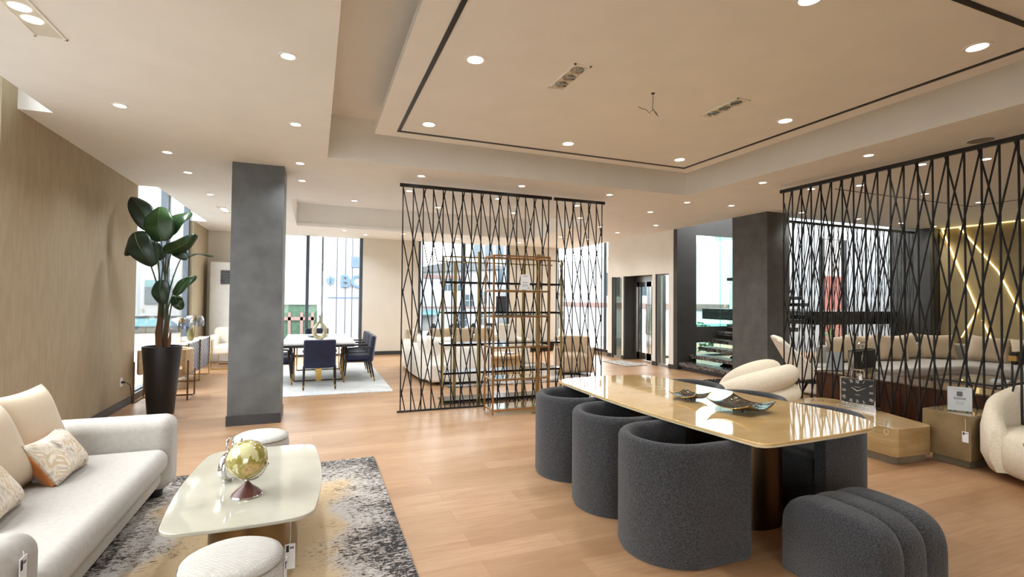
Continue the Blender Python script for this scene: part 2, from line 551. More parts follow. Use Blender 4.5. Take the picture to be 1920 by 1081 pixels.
# ceiling with the two recessed fields and the curtain slots
holes = [(.108, 5.385, 1.07, 6.24), (-.42, 5.33, 9.05, 12.42), (-2.7, -2.23, -4.2, 5.69), (-2.7, -2.235, 8.94, 12.6), (7.65, 8.18, 7.54, 14.6), (8.18, 19, 7.06, 14.6)]
xs = sorted({-2.7, -2.48, 19, *[h[0] for h in holes], *[h[1] for h in holes]})
ys = sorted({-4.2, 14.4, *[min(h[3], 14.4) for h in holes], *[h[2] for h in holes]})
def in_hole(x, y):
    return any(h[0] < x < h[1] and h[2] < y < h[3] for h in holes)
cm = MB()
def cell(i, j):
    if not (0 <= i < len(xs) - 1 and 0 <= j < len(ys) - 1):
        return None
    return in_hole((xs[i] + xs[i + 1]) / 2, (ys[j] + ys[j + 1]) / 2)
for i in range(len(xs) - 1):
    for j in range(len(ys) - 1):
        if cell(i, j):
            continue
        x0, x1, y0, y1 = xs[i], xs[i + 1], ys[j], ys[j + 1]
        cm.add([(x0, y0, H), (x1, y0, H), (x1, y1, H), (x0, y1, H)], [(0, 3, 2, 1)])
        for (di, dj, a, b) in ((-1, 0, (x0, y0), (x0, y1)), (1, 0, (x1, y0), (x1, y1)), (0, -1, (x0, y0), (x1, y0)), (0, 1, (x0, y1), (x1, y1))):
            if cell(i + di, j + dj):
                cm.add([(*a, H), (*b, H), (*b, HT), (*a, HT)], [(0, 1, 2, 3)])
struct(cm, 'ceiling', M['ceil'])
um = MB()
um.box(-2.75, 7.65, -4.2, 14.4, HT, HT + .15).box(7.65, 19, -4.2, 7.06, HT, HT + .15)
struct(um, 'ceiling_slab', M['ceil'])
struct(MB().box(.59, 4.96, 1.56, 5.76, 3.4, 3.47).box(.8, 4.75, 1.75, 5.55, 3.47, HT), 'ceiling_panel', M['ceil'])
for n_, (a, b, c, d) in enumerate(((.81, .845, 1.78, 5.57), (4.72, 4.755, 1.78, 5.57), (.81, 4.755, 1.78, 1.815), (.81, 4.755, 5.535, 5.57))):
    struct(MB().box(a, b, c, d, 3.392, 3.402), 'trim_%d' % (n_ + 1), M['blackmetal'])
struct(MB().box(-.42, 5.33, 12.38, 12.42, 3.2, 3.27), 'trim_5', M['ceil'])
struct(MB().box(6.98, 10.3, 4.99, 5.005, 3.194, 3.204).box(10.285, 10.3, -4, 4.99, 3.194, 3.204), 'trim_6', M['blackmetal'])  # black strips paint in the shade of a ceiling shadow gap

# left wall of beige fabric with windows either side
struct(MB().box(-2.68, -2.48, 5.45, 8.95, 0, HT).box(-2.68, -2.48, 12.62, 14.3, 0, HT).box(-2.68, -2.48, -4.2, 1.6, 0, HT), 'wall_left', M['fabricwall'])
struct(MB().box(-2.48, -2.46, 5.45, 8.95, 0, .1).box(-2.48, -2.46, 12.62, 14.2, 0, .1), 'baseboard_left', M['skirt'])
struct(MB().box(-2.68, -2.5, 8.95, 12.62, -.05, .09).box(-2.68, -2.5, 1.6, 5.45, -.05, .09), 'trim_7', M['skirt'])
def window(idx, axis, fixed, a0, a1, z0, z1, mull, w=.08, d=.1, glass='glass', fm='frame', ends=True):
    """full-height glazing in the plane axis=fixed between a0 and a1"""
    f = MB()
    def bx(mb, u0, u1, zz0, zz1, dd):
        if axis == 'x':
            mb.box(fixed - dd, fixed + dd, u0, u1, zz0, zz1)
        else:
            mb.box(u0, u1, fixed - dd, fixed + dd, zz0, zz1)
    g = MB()
    bx(g, a0, a1, z0, z1, .004)
    root = g.build('window_%d' % idx, M[glass])
    root['kind'] = 'structure'
    f = MB()
    pos = list(mull) + ([a0 + w / 2, a1 - w / 2] if ends else [])
    for p in pos:
        bx(f, p - w / 2, p + w / 2, z0, z1, d / 2)
    bx(f, a0, a1, z0, z0 + .06, d / 2)
    f.build('window_frame', M[fm], root)
    return root
window(1, 'x', -2.6, 8.95, 12.62, .05, HT, (10.85, 11.02), w=.11)
window(2, 'x', -2.6, 1.6, 5.45, .05, HT, (3.6,), w=.11)

# back wall with three openings
BY = 14.2
bw = MB()
for a, b in ((-2.68, -1.35), (1.2, 2.72), (5.52, 7.15)):
    bw.box(a, b, BY, BY + .2, 0, HT)
struct(bw, 'wall_back', M['backwall'])
bb = MB()
for a, b in ((-2.48, -1.35), (1.2, 2.72), (5.52, 7.15)):
    bb.box(a, b, BY - .02, BY, 0, .1)
struct(bb, 'baseboard_back', M['skirt'])
window(3, 'y', BY + .1, -1.35, 1.2, 0, HT, (-.2,))
window(4, 'y', BY + .1, 2.72, 5.52, 0, HT, (4.08,))
window(5, 'y', BY + .1, 7.15, 7.72, 0, HT, (7.18,), w=.05, ends=False)
window(6, 'x', 7.7, 12.08, 14.25, 0, HT, (12.3,), w=.06, d=.06, ends=False)
struct(MB().box(7.15, 7.72, BY - .02, BY + .05, .1, .17).box(7.63, 7.7, 12.1, 14.2, .1, .17), 'trim_8', M['blackmetal'])
struct(MB().box(7.15, 7.72, BY + .0, BY + .05, 0, .1).box(7.65, 7.7, 12.1, 14.2, 0, .1), 'trim_9', M['plinthstone'])

# right white wall with the entrance
rw = MB()
WX0, WX1 = 7.65, 7.78
for a, b, z0, z1 in ((11.88, 12.08, 0, HT), (11.27, 11.39, 0, 2.2), (9.97, 10.09, 0, 2.2), (9.32, 9.48, 0, HT), (9.48, 11.88, 2.2, HT)):
    rw.box(WX0, WX1, a if a != 11.27 else 11.32, b, z0, z1)
struct(rw, 'wall_right', M['white'])
rb = MB()
for a, b in ((11.88, 12.08), (11.27, 11.39), (9.97, 10.09), (9.32, 9.48)):
    rb.box(WX0 - .015, WX0, a, b, 0, .1)
struct(rb, 'baseboard_right', M['skirt'])
rl = MB()
rl.box(7.66, 8.12, 11.27, 11.32, 0, 2.2).box(7.79, 8.12, 10.04, 11.32, 2.2, 2.26)
rl.box(7.66, 7.78, 11.868, 11.88, 0, 2.2).box(7.66, 7.78, 9.958, 9.97, 0, 2.2)
struct(rl, 'trim_10', M['plaster2'])
window(7, 'x', 7.73, 11.39, 11.868, 0, 2.19, (), w=.03, glass='greyglass', fm='steel')
window(8, 'x', 7.73, 9.48, 9.958, 0, 2.19, (), w=.03, fm='steel')

door = bpy.data.objects.new('door_1', None)
COL.objects.link(door)
door.location = (8.02, 10.68, 0)
door['kind'] = 'structure'
f = MB().box(-.05, .05, .5, .578, 0, 2.19).box(-.05, .05, -.578, -.5, 0, 2.19).box(-.05, .05, -.5, .5, 2.06, 2.19)
f.build('door_frame', M['steel'], door)
for s in (1, -1):
    y0, y1 = (.01, .5) if s > 0 else (-.5, -.01)
    lf = MB().box(-.025, .025, y0, y0 + .09, .02, 2.05).box(-.025, .025, y1 - .09, y1, .02, 2.05)
    lf.box(-.025, .025, y0, y1, .02, .2).box(-.025, .025, y0, y1, 1.92, 2.05)
    l = lf.build('door_leaf', M['chrome'], door)
    MB().box(-.004, .004, y0 + .09, y1 - .09, .2, 1.92).build('pane', M['glass'], l)
    hy = y0 + .05 if s > 0 else y1 - .05
    MB().tube([(-.03, hy, 1.45), (-.07, hy, 1.43), (-.07, hy, .72), (-.03, hy, .7)], .014, 8).build('handle', M['chrome'], l, smooth=True)

# stairwell: dark wall with tinted glass, column, pilaster, light well behind
dw = MB()
dw.box(7.66, 8.21, 9.2, 9.32, 0, 5.2).box(8.21, 9.62, 9.2, 9.32, 3.1, 5.2).box(8.21, 9.62, 9.2, 9.32, .6, .965).box(9.62, 9.8, 9.2, 9.32, 0, 5.2)
struct(dw, 'wall_stair', M['plaster2'])
window(9, 'y', 9.21, 8.21, 9.62, .965, 3.1, (8.93,), w=.008, d=.03, glass='tealglass', fm='tealglass', ends=False)
window(10, 'y', 9.21, 8.21, 9.62, 0, .6, (8.93,), w=.008, d=.03, glass='tealglass', fm='tealglass', ends=False)
struct(MB().box(7.62, 8.18, 6.73, 7.54, 0, 5.2), 'column_stair', M['plaster'])
struct(MB().box(12.45, 13.0, 6.78, 7.6, 0, 5.2), 'pilaster', M['plaster2'])
struct(MB().box(12.8, 13.0, -4.2, 6.78, 0, HT), 'wall_far_right', M['ledwall'])
sw = MB()
sw.box(12.9, 14.9, 11.2, 11.35, 0, 5.2).box(16.2, 19, 11.2, 11.35, 0, 5.2).box(14.9, 16.2, 11.2, 11.35, 3.6, 5.2)
sw.box(18.9, 19, 7.6, 11.2, 0, 5.2).box(13.0, 19, 7.4, 7.55, 0, 5.2)
struct(sw, 'wall_lightwell', M['frost'])
struct(MB().box(7.65, 12.9, 7.06, 11.35, 5.2, 5.3), 'ceiling_stairwell', M['white'])
window(11, 'y', 11.25, 14.9, 16.2, 0, 3.6, (15.05,), w=.14, fm='blackmetal')
window(12, 'y', 11.25, 8.1, 12.9, 0, 5.2, (9.75,), w=.07, fm='frame')
# front side (behind the camera) and its glazing
struct(MB().box(-2.75, -2.4, -4.2, -4.05, 0, HT).box(.9, 12.9, -4.2, -4.05, 0, HT), 'wall_front', M['white'])
window(13, 'y', -4.12, -2.4, .9, 0, HT, (-.7,), w=.09)  # unseen window added to bring daylight onto the pillar and near chairs

# grey pillar
struct(MB().box(-.965, -.385, 6.87, 7.42, 0, H), 'pillar', M['plaster'])
struct(MB().box(-.975, -.375, 6.855, 7.43, 0, .12), 'baseboard_pillar', M['skirt'])

# LED chevrons on the far right wall: raised panels with a strip along one edge
def wallpanel(pts, n):
    mb = MB()
    v = [(12.8 - .035, y, z) for y, z in pts] + [(12.8, y, z) for y, z in pts]
    k = len(pts)
    mb.add(v, [tuple(range(k)), tuple(range(2 * k - 1, k - 1, -1))] + [(i, k + i, k + (i + 1) % k, (i + 1) % k) for i in range(k)])
    struct(mb, 'wall_panel_%d' % n, M['ledwall'])
wallpanel([(6.76, 3.12), (6.76, .0), (6.40, .83), (6.13, 1.42), (6.24, 1.79)], 1)
def led(label, pts, r=.011):
    t = MB().tube([(12.785, y, z) for y, z in pts], r, 6)
    tag(t.build('led_strip', M['led']), label, 'light strip', 'glowing strips on the suede wall')
led('glowing strip kinking in a chevron beside the dark pilaster', [(6.72, 3.16), (6.24, 1.80), (6.10, 1.42), (6.40, .84)])
led('straight slanted glowing strip running down across the suede wall', [(6.42, 3.2), (5.76, 2.2), (5.36, 1.2), (5.1, .6)])
led('short glowing strip low on the wall beneath the chevron point', [(6.03, 1.22), (5.88, .8)])
led('horizontal glowing strip where the suede wall meets the ceiling', [(6.74, 3.185), (1.0, 3.185)], .005)

# ------------------------------------------------------------------ ceiling fittings
def make_light(r, name='downlight'):
    t = thing(name, 'x', 'ceiling light')
    MB().lathe([(r * .86, -.004), (r * 1.18, -.006), (r * 1.2, 0), (r * .86, 0)], 24, caps=False).build('trim_ring', M['ceil'], t, smooth=True)
    MB().disc((0, 0, -.003), r * .88, .003, 24).build('lens', M['lamp'], t)
    return t
def spot(x, y, z, w, size=130, col=(.93, 1, 1.08)):
    l = bpy.data.lights.new('downlight_bulb', 'SPOT')
    l.energy = w if x < 4 else w * .78
    l.spot_size = R(size)
    l.spot_blend = .9
    l.color = col if x < 4 else (1, .97, .90)
    l.shadow_soft_size = .05
    o = bpy.data.objects.new('downlight_bulb', l)
    COL.objects.link(o)
    o.location = (x, y, z - .02)
W1, W2 = 86, 50
big = make_light(.072)
BIG = [(1.12, 3.66, 'white downlight in the raised ceiling panel above the sofa side, midway along'),
       (1.09, 5.22, 'white downlight at the raised panel corner towards the grey pillar'),
       (2.75, 5.22, 'white downlight midway along the raised panel edge towards the string screen'),
       (4.4, 5.24, 'white downlight at the raised panel corner towards the staircase'),
       (4.43, 3.69, 'white downlight in the raised panel above the swirl chair side, midway along'),
       (4.41, 2.09, 'white downlight in the raised panel above the ottoman, large and close'),
       (2.78, 2.14, 'white downlight in the raised panel just cut by the picture top edge')]
for i, (x, y, lb) in enumerate(BIG):
    o = big if i == 0 else dup(big, (0, 0, 0), 0, lb)
    o.location = (x, y, 3.4)
    o['label'] = lb
    o['group'] = 'downlights of the raised panel'
    spot(x, y, 3.4, W1)
small = make_light(.052)
ORD = ['first', 'second', 'third', 'fourth', 'fifth', 'sixth']
ROWS = [
 ('round downlight in the row beside the beige wall, %s counting from the sofa', [(-1.6, 5.24), (-1.6, 6.73), (-1.6, 7.72), (-1.6, 9.23)]),
 ('round downlight between grey pillar and raised ceiling, %s counting from the sofa', [(-.2, 3.71), (-.2, 5.15), (-.2, 6.63), (-.2, 7.6)]),
 ('round downlight in front of the string screen, %s counting from the grey pillar', [(1.3, 6.66), (2.76, 6.66), (4.24, 6.66), (5.75, 6.66)]),
 ('round downlight just behind the string screen, %s counting from the grey pillar', [(1.31, 7.66), (2.76, 7.66), (4.22, 7.66), (5.76, 7.66)]),
 ('round downlight between raised ceiling and angled black screen, %s counting from staircase column', [(6.62, 6.57), (5.73, 5.13), (5.73, 3.71)]),
 ('round downlight behind the angled black screen, %s counting from the staircase column', [(6.69, 5.14), (7.09, 4.71), (6.67, 3.71), (7.08, 3.29)]),
 ('round downlight deep over the curved sofa, %s counting from the console', [(8.51, 4.69), (10.01, 4.74)]),
 ('round downlight along the stairwell opening, %s counting from the dark column', [(8.29, 6.56), (9.9, 6.62), (11.2, 6.61), (12.3, 6.62)]),
 ('small round downlight before the far ceiling recess, %s counting from the pillar', [(.59, 8.81), (2.03, 8.83), (3.48, 8.8), (4.91, 8.78)]),
 ('small round downlight towards the entrance doors, %s counting from the screen', [(6.88, 8.95), (5.92, 9.66), (6.8, 10.32), (5.93, 11.65), (6.8, 11.74)]),
 ('tiny round downlight along the back windows, %s counting from the dining table', [(.64, 12.81), (1.18, 13.4), (2.06, 12.81), (3.6, 13.2), (5.45, 13.3)]),
]
first = True
for lb, pts in ROWS:
    for k, (x, y) in enumerate(pts):
        o = small if first else dup(small, (0, 0, 0), 0, '')
        first = False
        o.location = (x, y, H)
        o['label'] = lb % ORD[k]
        o['group'] = 'small ceiling downlights'
        spot(x, y, H, W2)
o = dup(small, (2.13, 9.9, HT), 0, 'tiny round downlight up inside the far ceiling recess')
spot(2.13, 9.9, HT, W2)

def triple(label, x, y, z, rz, lit, sx=.15, sy=.48):
    t = thing('recessed_triple_spotlight', label, 'ceiling light', (x, y, z), rz, 'rectangular triple spotlights')
    f = MB()
    a, b = sx / 2, sy / 2
    f.box(-a, a, -b, -b + .014, -.008, .0).box(-a, a, b - .014, b, -.008, 0).box(-a, -a + .014, -b, b, -.008, 0).box(a - .014, a, -b, b, -.008, 0)
    f.build('trim_frame', M['ceil'], t)
    MB().box(-a + .01, a - .01, -b + .01, b - .01, -.003, 0).build('housing', M['backwall'], t)
    for k in (-1, 0, 1):
        if lit:
            MB().disc((0, k * .14, -.006), .048, .004).build('lamp', M['lamp'], t)
        else:
            l = MB().lathe([(.055, -.006), (.05, -.012), (.03, -.004), (.012, -.004)], 20, (0, k * .14)).build('lamp', M['reflector'], t, smooth=True)
            l['label'] = 'unlit chrome reflector'
    if lit:
        spot(x, y, z - .02, 60)
triple('unlit triple spotlight in the raised panel, nearer the sofa of the two', 1.93, 3.655, 3.4, 0, False)
triple('unlit triple spotlight in the raised panel, nearer the swirl chair of the two', 3.61, 3.67, 3.4, 0, False)
triple('lit triple spotlight over the cream sofa, cut by the picture corner', -1.6, 3.66, H, 0, True, .17, .74)
triple('lit triple spotlight far back between grey pillar and window wall', -1.62, 10.75, H, 0, True, .16, .7)
w = [(2.77, 3.65, 3.4), (2.772, 3.652, 3.33), (2.768, 3.655, 3.27), (2.79, 3.64, 3.22), (2.81, 3.63, 3.19), (2.80, 3.64, 3.225), (2.77, 3.655, 3.255), (2.74, 3.66, 3.22), (2.715, 3.67, 3.25), (2.68, 3.69, 3.262), (2.65, 3.7, 3.28)]
tw = thing('ceiling_wire', 'loose curled wire dangling from a hole in the raised ceiling panel', 'wire', (0, 0, 0))
MB().tube(w, .003, 6).build('cable', M['ink'], tw, smooth=True)
MB().disc((2.77, 3.65, 3.394), .016, .006).build('hole_rim', M['inkdark'], tw)
for x, y, lb in ((6.22, 2.93, 'round flush ceiling speaker just above the angled screen top rail'), (7.6, 2.75, 'round flush ceiling speaker seen behind the angled screen cords')):
    t = thing('ceiling_speaker', lb, 'speaker', (x, y, H), 0, 'flush ceiling speakers')
    MB().lathe([(.105, -.004), (.12, -.006), (.125, 0), (.105, 0)], 28, caps=False).build('rim', M['ceil'], t, smooth=True)
    MB().disc((0, 0, -.004), .107, .004, 28).build('grille', M['mesh_grille'], t)

# ------------------------------------------------------------------ string screens
def screen(label, loc, rz, L, h, lean, dx=.141, r=.009, every=2, vert=True, group='string screens'):
    t = thing('string_screen', label, 'room divider', loc, rz, group)
    MB().box(-.03, L + .03, -.02, .02, h - .045, h).build('top_rail', M['blackmetal'], t)
    MB().box(-.03, L + .03, -.02, .02, 0, .022).build('bottom_rail', M['blackmetal'], t)
    z1, z0 = h - .04, .015
    k = .141 / .69
    n = int(L / dx + .5)
    def strand(x0, sgn):
        # straight cord x = x0 + sgn*k*(z1-z), kept between the two end uprights
        lo, hi = .015, L - .015
        def z_at(x):
            return z1 - (x - x0) / (sgn * k)
        za, zb = sorted((z_at(lo), z_at(hi)))
        top, bot = min(z1, zb), max(z0, za)
        if top - bot < .15:
            return
        p = [(x0 + sgn * k * (z1 - z), .012 * sgn, z) for z in (bot, top)]
        MB().tube(p, r * .9, 5).build('cord', M['cord'], t)
    for i in range(n + 1):
        x = min(.015 + i * dx, L - .015)
        MB().tube([(x, 0, z0), (x, 0, z1)], r, 5).build('cord', M['cord'], t)
    m = int(k * (z1 - z0) / dx) + 1
    for i in range(-m, n + m + 1):
        x = .015 + i * dx
        strand(x, lean)
        if i % every == 0:
            strand(x + .03 * lean, -lean)
    return t
screen('wide black string screen standing behind the gold shelving, closer to the pillar', (1.09, 6.935, 0), 0, 2.25, 3.14, 1)
screen('narrow black string screen beside the wide one, towards the entrance doors', (3.45, 6.935, 0), 0, .84, 3.14, 1)
screen('long black string screen running in front of the wooden console', (6.14, 5.16, 0), R(-90), 3.6, 3.14, -1, r=.01)
screen('black string screen across the stairwell behind the curved sofa', (8.22, 7.03, 0), 0, 4.1, 3.14, -1, r=.008)

# ------------------------------------------------------------------ sofa corner
t = thing('lounge_sofa', 'cream fabric sofa against the beige wall beside the stone coffee table', 'sofa', (-1.7, 3.5, 0))
def L(b):
    return [b[0] + 1.7, b[1] + 1.7, b[2] - 3.5, b[3] - 3.5, b[4], b[5]]
MB().box(*L((-2.35, -1.06, 2.52, 4.60, .1, .26))).build('base', M['cream'], t, bevel=.07, seg=5)
MB().box(*L((-2.15, -1.0, 2.60, 4.48, .245, .42))).build('seat_cushion', M['cream'], t, bevel=.075, seg=6)
MB().box(*L((-2.44, -2.1, 2.3, 4.76, .1, .64))).build('backrest', M['cream'], t, bevel=.12, seg=6)
MB().box(*L((-2.3, -1.0, 4.49, 4.76, .08, .63))).build('arm', M['cream'], t, bevel=.085, seg=7)
MB().box(*L((-2.3, -1.0, 2.33, 2.61, .08, .63))).build('arm', M['cream'], t, bevel=.09, seg=7)
for x in (-2.2, -1.12):
    for y in (2.45, 4.62):
        MB().lathe([(.04, 0), (.055, .11)], 16, (x + 1.7, y - 3.5)).build('foot', M['darkwood'], t, smooth=True)
pillow('back_cushion', 'large plain cream cushion leaning in the sofa corner by the far arm', .58, .56, .22, M['creamsoft'], (-1.63, 4.14, .41), 80, 20, 'sofa cushions')
pillow('back_cushion', 'large plain cream cushion partly cut off by the picture edge', .60, .55, .24, M['creamsoft'], (-1.60, 3.60, .41), 84, 22, 'sofa cushions')
pillow('lumbar_cushion', 'brushstroke patterned lumbar cushion with orange back on the sofa seat', .44, .31, .17, M['brush'], (-1.40, 3.97, .42), 91, 34, 'patterned lumbar cushions', back=M['orange'])
pillow('lumbar_cushion', 'brushstroke patterned lumbar cushion cut off by the picture edge', .44, .31, .19, M['brush'], (-1.44, 3.30, .42), 96, 34, 'patterned lumbar cushions', back=M['orange'])

def price_tag(label, loc, rz, h=.1, w=.042, string=0.03, tiltx=0):
    t = thing('price_tag', label, 'tag', loc, rz, 'hanging price tags')
    t.rotation_euler = (R(tiltx), 0, rz)
    MB().box(-w / 2, w / 2, -.002, .0, -string - h, -string).build('card', M['paper'], t)
    MB().tube([(0, -.001, -string), (.002, -.002, -string * .5), (0, 0, 0)], .0016, 5).build('string', M['string'], t)
    MB().box(-w * .38, -w * .1, -.003, -.0015, -string - h * .32, -string - h * .06).build('printed_mark', M['inkdark'], t)
    MB().box(-w * .02, w * .36, -.003, -.0015, -string - h * .2, -string - h * .12).build('printed_text', M['ink'], t)
    return t
price_tag('grey price tag hanging on the front of the nearer cream sofa arm', (-.994, 2.41, .60), R(90), .14, .05, .02)

# rug, coffee table
o = MB().box(-.93, .93, -1.63, 1.63, 0, .014).build('area_rug', rug_mat('abstract_rug', .93, 1.63), None, bevel=.005, loc=(-.37, 3.43, 0))
tag(o, 'abstract black, ivory and tan rug under the stone coffee table', 'rug')
t = thing('coffee_table', 'ivory stone topped coffee table with bronze base on the abstract rug', 'table', (-.34, 3.5, .014))
MB().prism(rrect(-.34, .35, -.67, .70, .09, .05, .02), .386, .408).build('tabletop', M['stonegreen'], t, bevel=.006)
MB().prism(rrect(-.2, .22, -.42, .5, .2, 0, 0), 0, .386).build('pedestal', M['bronze_lite'], t, smooth=True)
price_tag('white price tag hanging under the coffee table corner near the rug edge', (-.1, 2.87, .40), 0, .13, .05, .13)

def stool(label, x, y):
    t = thing('pouf_stool', label, 'stool', (x, y, .0), 0, 'woven white stools')
    MB().lathe([(.17, 0), (.195, .02), (.212, .12), (.216, .3), (.212, .36), (.203, .385)], 40).build('body', M['weave'], t, smooth=True, angle=60)
    MB().lathe([(.205, .385), (.2, .405), (.17, .42), (.09, .43), (0, .432)], 40).build('seat_top', M['weave'], t, smooth=True, angle=60)
    MB().tube([(.209 * math.cos(2 * PI * k / 40), .209 * math.sin(2 * PI * k / 40), .384) for k in range(40)], .0035, 6, closed=True).build('piping', M['plinthstone'], t, smooth=True)
stool('round white woven stool at the coffee table end near the pillar', -.40, 4.66)
stool('round white woven stool in front of the coffee table, cut by the picture bottom', -.32, 2.52)
price_tag('clear plastic price tag on the side of the front woven stool', (-.105, 2.5, .38), R(80), .12, .045, .01)

# globe and small clock
t = thing('desk_globe', 'olive and cream globe on a brown leather foot on the coffee table', 'globe', (-.345, 3.23, .422))
MB().lathe([(.082, 0), (.084, .006), (.08, .012)], 32, (0, 0)).build('foot_rim', M['chrome'], t, smooth=True)
MB().lathe([(.078, .012), (.062, .03), (.03, .055), (.014, .075), (.01, .082)], 32).build('foot', mat('brown_leather', (96, 52, 44), (72, 36, 32), rough=.4, nscale=14), t, smooth=True)
MB().lathe([(.008, .075), (.012, .085), (.007, .095)], 12).build('stem', M['chrome'], t, smooth=True)
MB().sphere((0, 0, 0), .108, 40).build('ball', M['globe'], t, smooth=True, loc=(0, 0, .203), rot=(.3, .4, 0))
arc = [(math.cos(R(a)) * .117, 0, .203 + math.sin(R(a)) * .117) for a in range(-250, -9, 12)]
MB().tube([(p[0] * .93, p[0] * -.37, p[2]) for p in arc], .004, 6).build('meridian_arm', M['chrome'], t, smooth=True)
for a in (-250, -12):
    x, z = math.cos(R(a)) * .117, .203 + math.sin(R(a)) * .117
    MB().sphere((x * .93, x * -.37, z), .01, 12).build('axis_knob', M['chrome'], t, smooth=True)
t = thing('table_clock', 'silver round clock with ring handle standing behind the globe', 'clock', (-.475, 3.52, .422), R(65))
MB().lathe([(.08, -.02), (.086, -.012), (.086, .012), (.08, .02)], 32).build('case', M['chrome'], t, smooth=True, loc=(0, 0, .092), rot=(R(90), 0, 0))
MB().disc((0, 0, .0205), .07, .002, 32).build('dial', M['whiteplastic'], t, loc=(0, 0, .092), rot=(R(90), 0, 0))
MB().tube([(0, -.024, .092), (.03, -.024, .12)], .002, 6).tube([(0, -.024, .092), (-.012, -.024, .14)], .002, 6).build('hands', M['black'], t)
MB().tube([(.03 * math.cos(2 * PI * k / 20), 0, .225 + .038 * math.sin(2 * PI * k / 20)) for k in range(20)], .006, 8, closed=True).build('ring_handle', M['chrome'], t, smooth=True)
MB().lathe([(.012, .172), (.018, .18), (.01, .19)], 12).build('crown', M['chrome'], t, smooth=True)
for s in (-1, 1):
    MB().lathe([(.008, 0), (.006, .012), (.009, .03)], 10, (s * .045, 0)).build('foot', M['chrome'], t, smooth=True)

# ------------------------------------------------------------------ plant in its planter
px, py = -1.87, 7.85
t = thing('planter_pot', 'tall tapered matt black planter beside the beige wall', 'planter', (px, py, 0))
MB().lathe([(.0, 0), (.145, 0), (.15, .01), (.222, .88), (.222, .9), (.2, .9), (.195, .84), (0, .84)], 48).build('pot', M['blackpot'], t, smooth=True)
MB().disc((0, 0, .84), .19, .02, 32).build('soil', M['soil'], t)
pl = thing('potted_plant', 'tall bird of paradise plant with broad dark leaves in the black planter', 'plant', (px, py, .86))
def P(x, y, z):
    return Vector((x - px, y - py, z - .86))
def leaf(base, tip, wid, nrm, bend=.08, fold=.18, m='leaf', stem0=None):
    base, tip = P(*base), P(*tip)
    ax = tip - base
    ln = ax.length
    d = ax.normalized()
    n = Vector(nrm)
    n = (n - d * n.dot(d)).normalized()
    s = d.cross(n)
    def fn(u, v):
        w_ = wid * (math.sin(PI * min(.999, v ** .8 * .97 + .02)) ** .5)
        a = 2 * u - 1
        wob = .012 * math.sin(9 * v + 3 * a)
        return base + d * (ln * v) + n * (bend * math.sin(PI * v) - fold * abs(a) ** 1.3 * w_ * .5 + wob * abs(a)) + s * (a * w_ / 2)
    mb = MB().sheet(lambda u, v: fn(u, v), 10, 18)
    o = mb.build('leaf', M[m], pl, smooth=True, solid=.003, angle=80)
    MB().tube([fn(.5, v / 10) + n * .003 for v in range(11)], [.006 - .0045 * v / 10 for v in range(11)], 6).build('midrib', M['leafrib'], o, smooth=True)
    s0 = P(*(stem0 or (px + random.uniform(-.05, .05), py + random.uniform(-.04, .04), 1.25)))
    mid = (s0 + base) / 2 + Vector((0, 0, .12))
    mid.x = s0.x + (base.x - s0.x) * .3
    mid.y = s0.y + (base.y - s0.y) * .3
    pts = []
    for k in range(9):
        q = k / 8
        pts.append(s0 * (1 - q) ** 2 + mid * (2 * q * (1 - q)) + base * q * q)
    MB().tube(pts, [.011 - .005 * k / 8 for k in range(9)], 6).build('stalk', M['stemgreen'], pl, smooth=True)
cam = (-.1, -1, .15)
leaf((-2.0, 7.8, 2.42), (-2.27, 7.95, 2.86), .27, (.3, -1, .1), m='leafd')
leaf((-1.85, 7.6, 2.26), (-1.90, 7.72, 2.72), .34, cam, m='leaf')
leaf((-1.82, 7.75, 2.36), (-1.58, 7.85, 2.69), .20, (-.4, -1, .2), m='leaf')
leaf((-2.0, 8.0, 2.36), (-2.36, 8.02, 2.10), .22, (-.2, -1, .4), m='leafd', bend=.1)
leaf((-2.14, 7.62, 2.36), (-1.90, 7.52, 1.94), .30, (-.3, -1, .2), m='leafd', bend=.1)
leaf((-1.84, 7.72, 2.13), (-1.46, 7.62, 2.36), .20, (.2, -.8, -.6), m='leaf', bend=.06)
leaf((-1.78, 7.85, 2.2), (-1.58, 7.7, 2.05), .16, (-.2, -.9, .4), m='leafd', bend=.04)
leaf((-1.66, 7.8, 2.09), (-1.30, 7.85, 2.11), .16, (.1, .05, 1), m='leaf', bend=.03)
leaf((-1.73, 7.7, 1.58), (-1.48, 7.72, 1.83), .15, (-.4, -1, .2), m='leaf', bend=.04, stem0=(px + .02, py - .06, 1.0))
leaf((-1.83, 7.55, 1.76), (-1.80, 7.52, 1.45), .21, (-.2, -1, .1), m='leafd', bend=.04, stem0=(px - .02, py - .05, 1.3))
leaf((-1.76, 7.9, 1.56), (-1.66, 7.85, 1.38), .15, (0, -1, .2), m='leaf', bend=.04, stem0=(px + .04, py + .05, 1.0))
leaf((-1.95, 8.05, 2.05), (-2.1, 8.15, 2.3), .18, (.2, -1, 0), m='leafd')
for dx_, dy_, h, r in ((-.03, -.02, .62, .04), (.03, .03, .5, .032)):
    MB().tube([(dx_, dy_, -.01), (dx_ - .008, dy_, h * .35), (dx_ + .006, dy_, h * .6), (dx_, dy_, h)], [r, r * 1.05, r * .9, r * .45], 10).build('trunk', M['bark'], pl, smooth=True)
MB().tube([(.07, -.03, 0), (.085, -.03, .1), (.1, -.04, .22)], [.03, .022, .008], 8).tube([(.06, .02, 0), (.05, .02, .15)], [.02, .006], 8).build('cut_stump', M['bark'], pl, smooth=True)

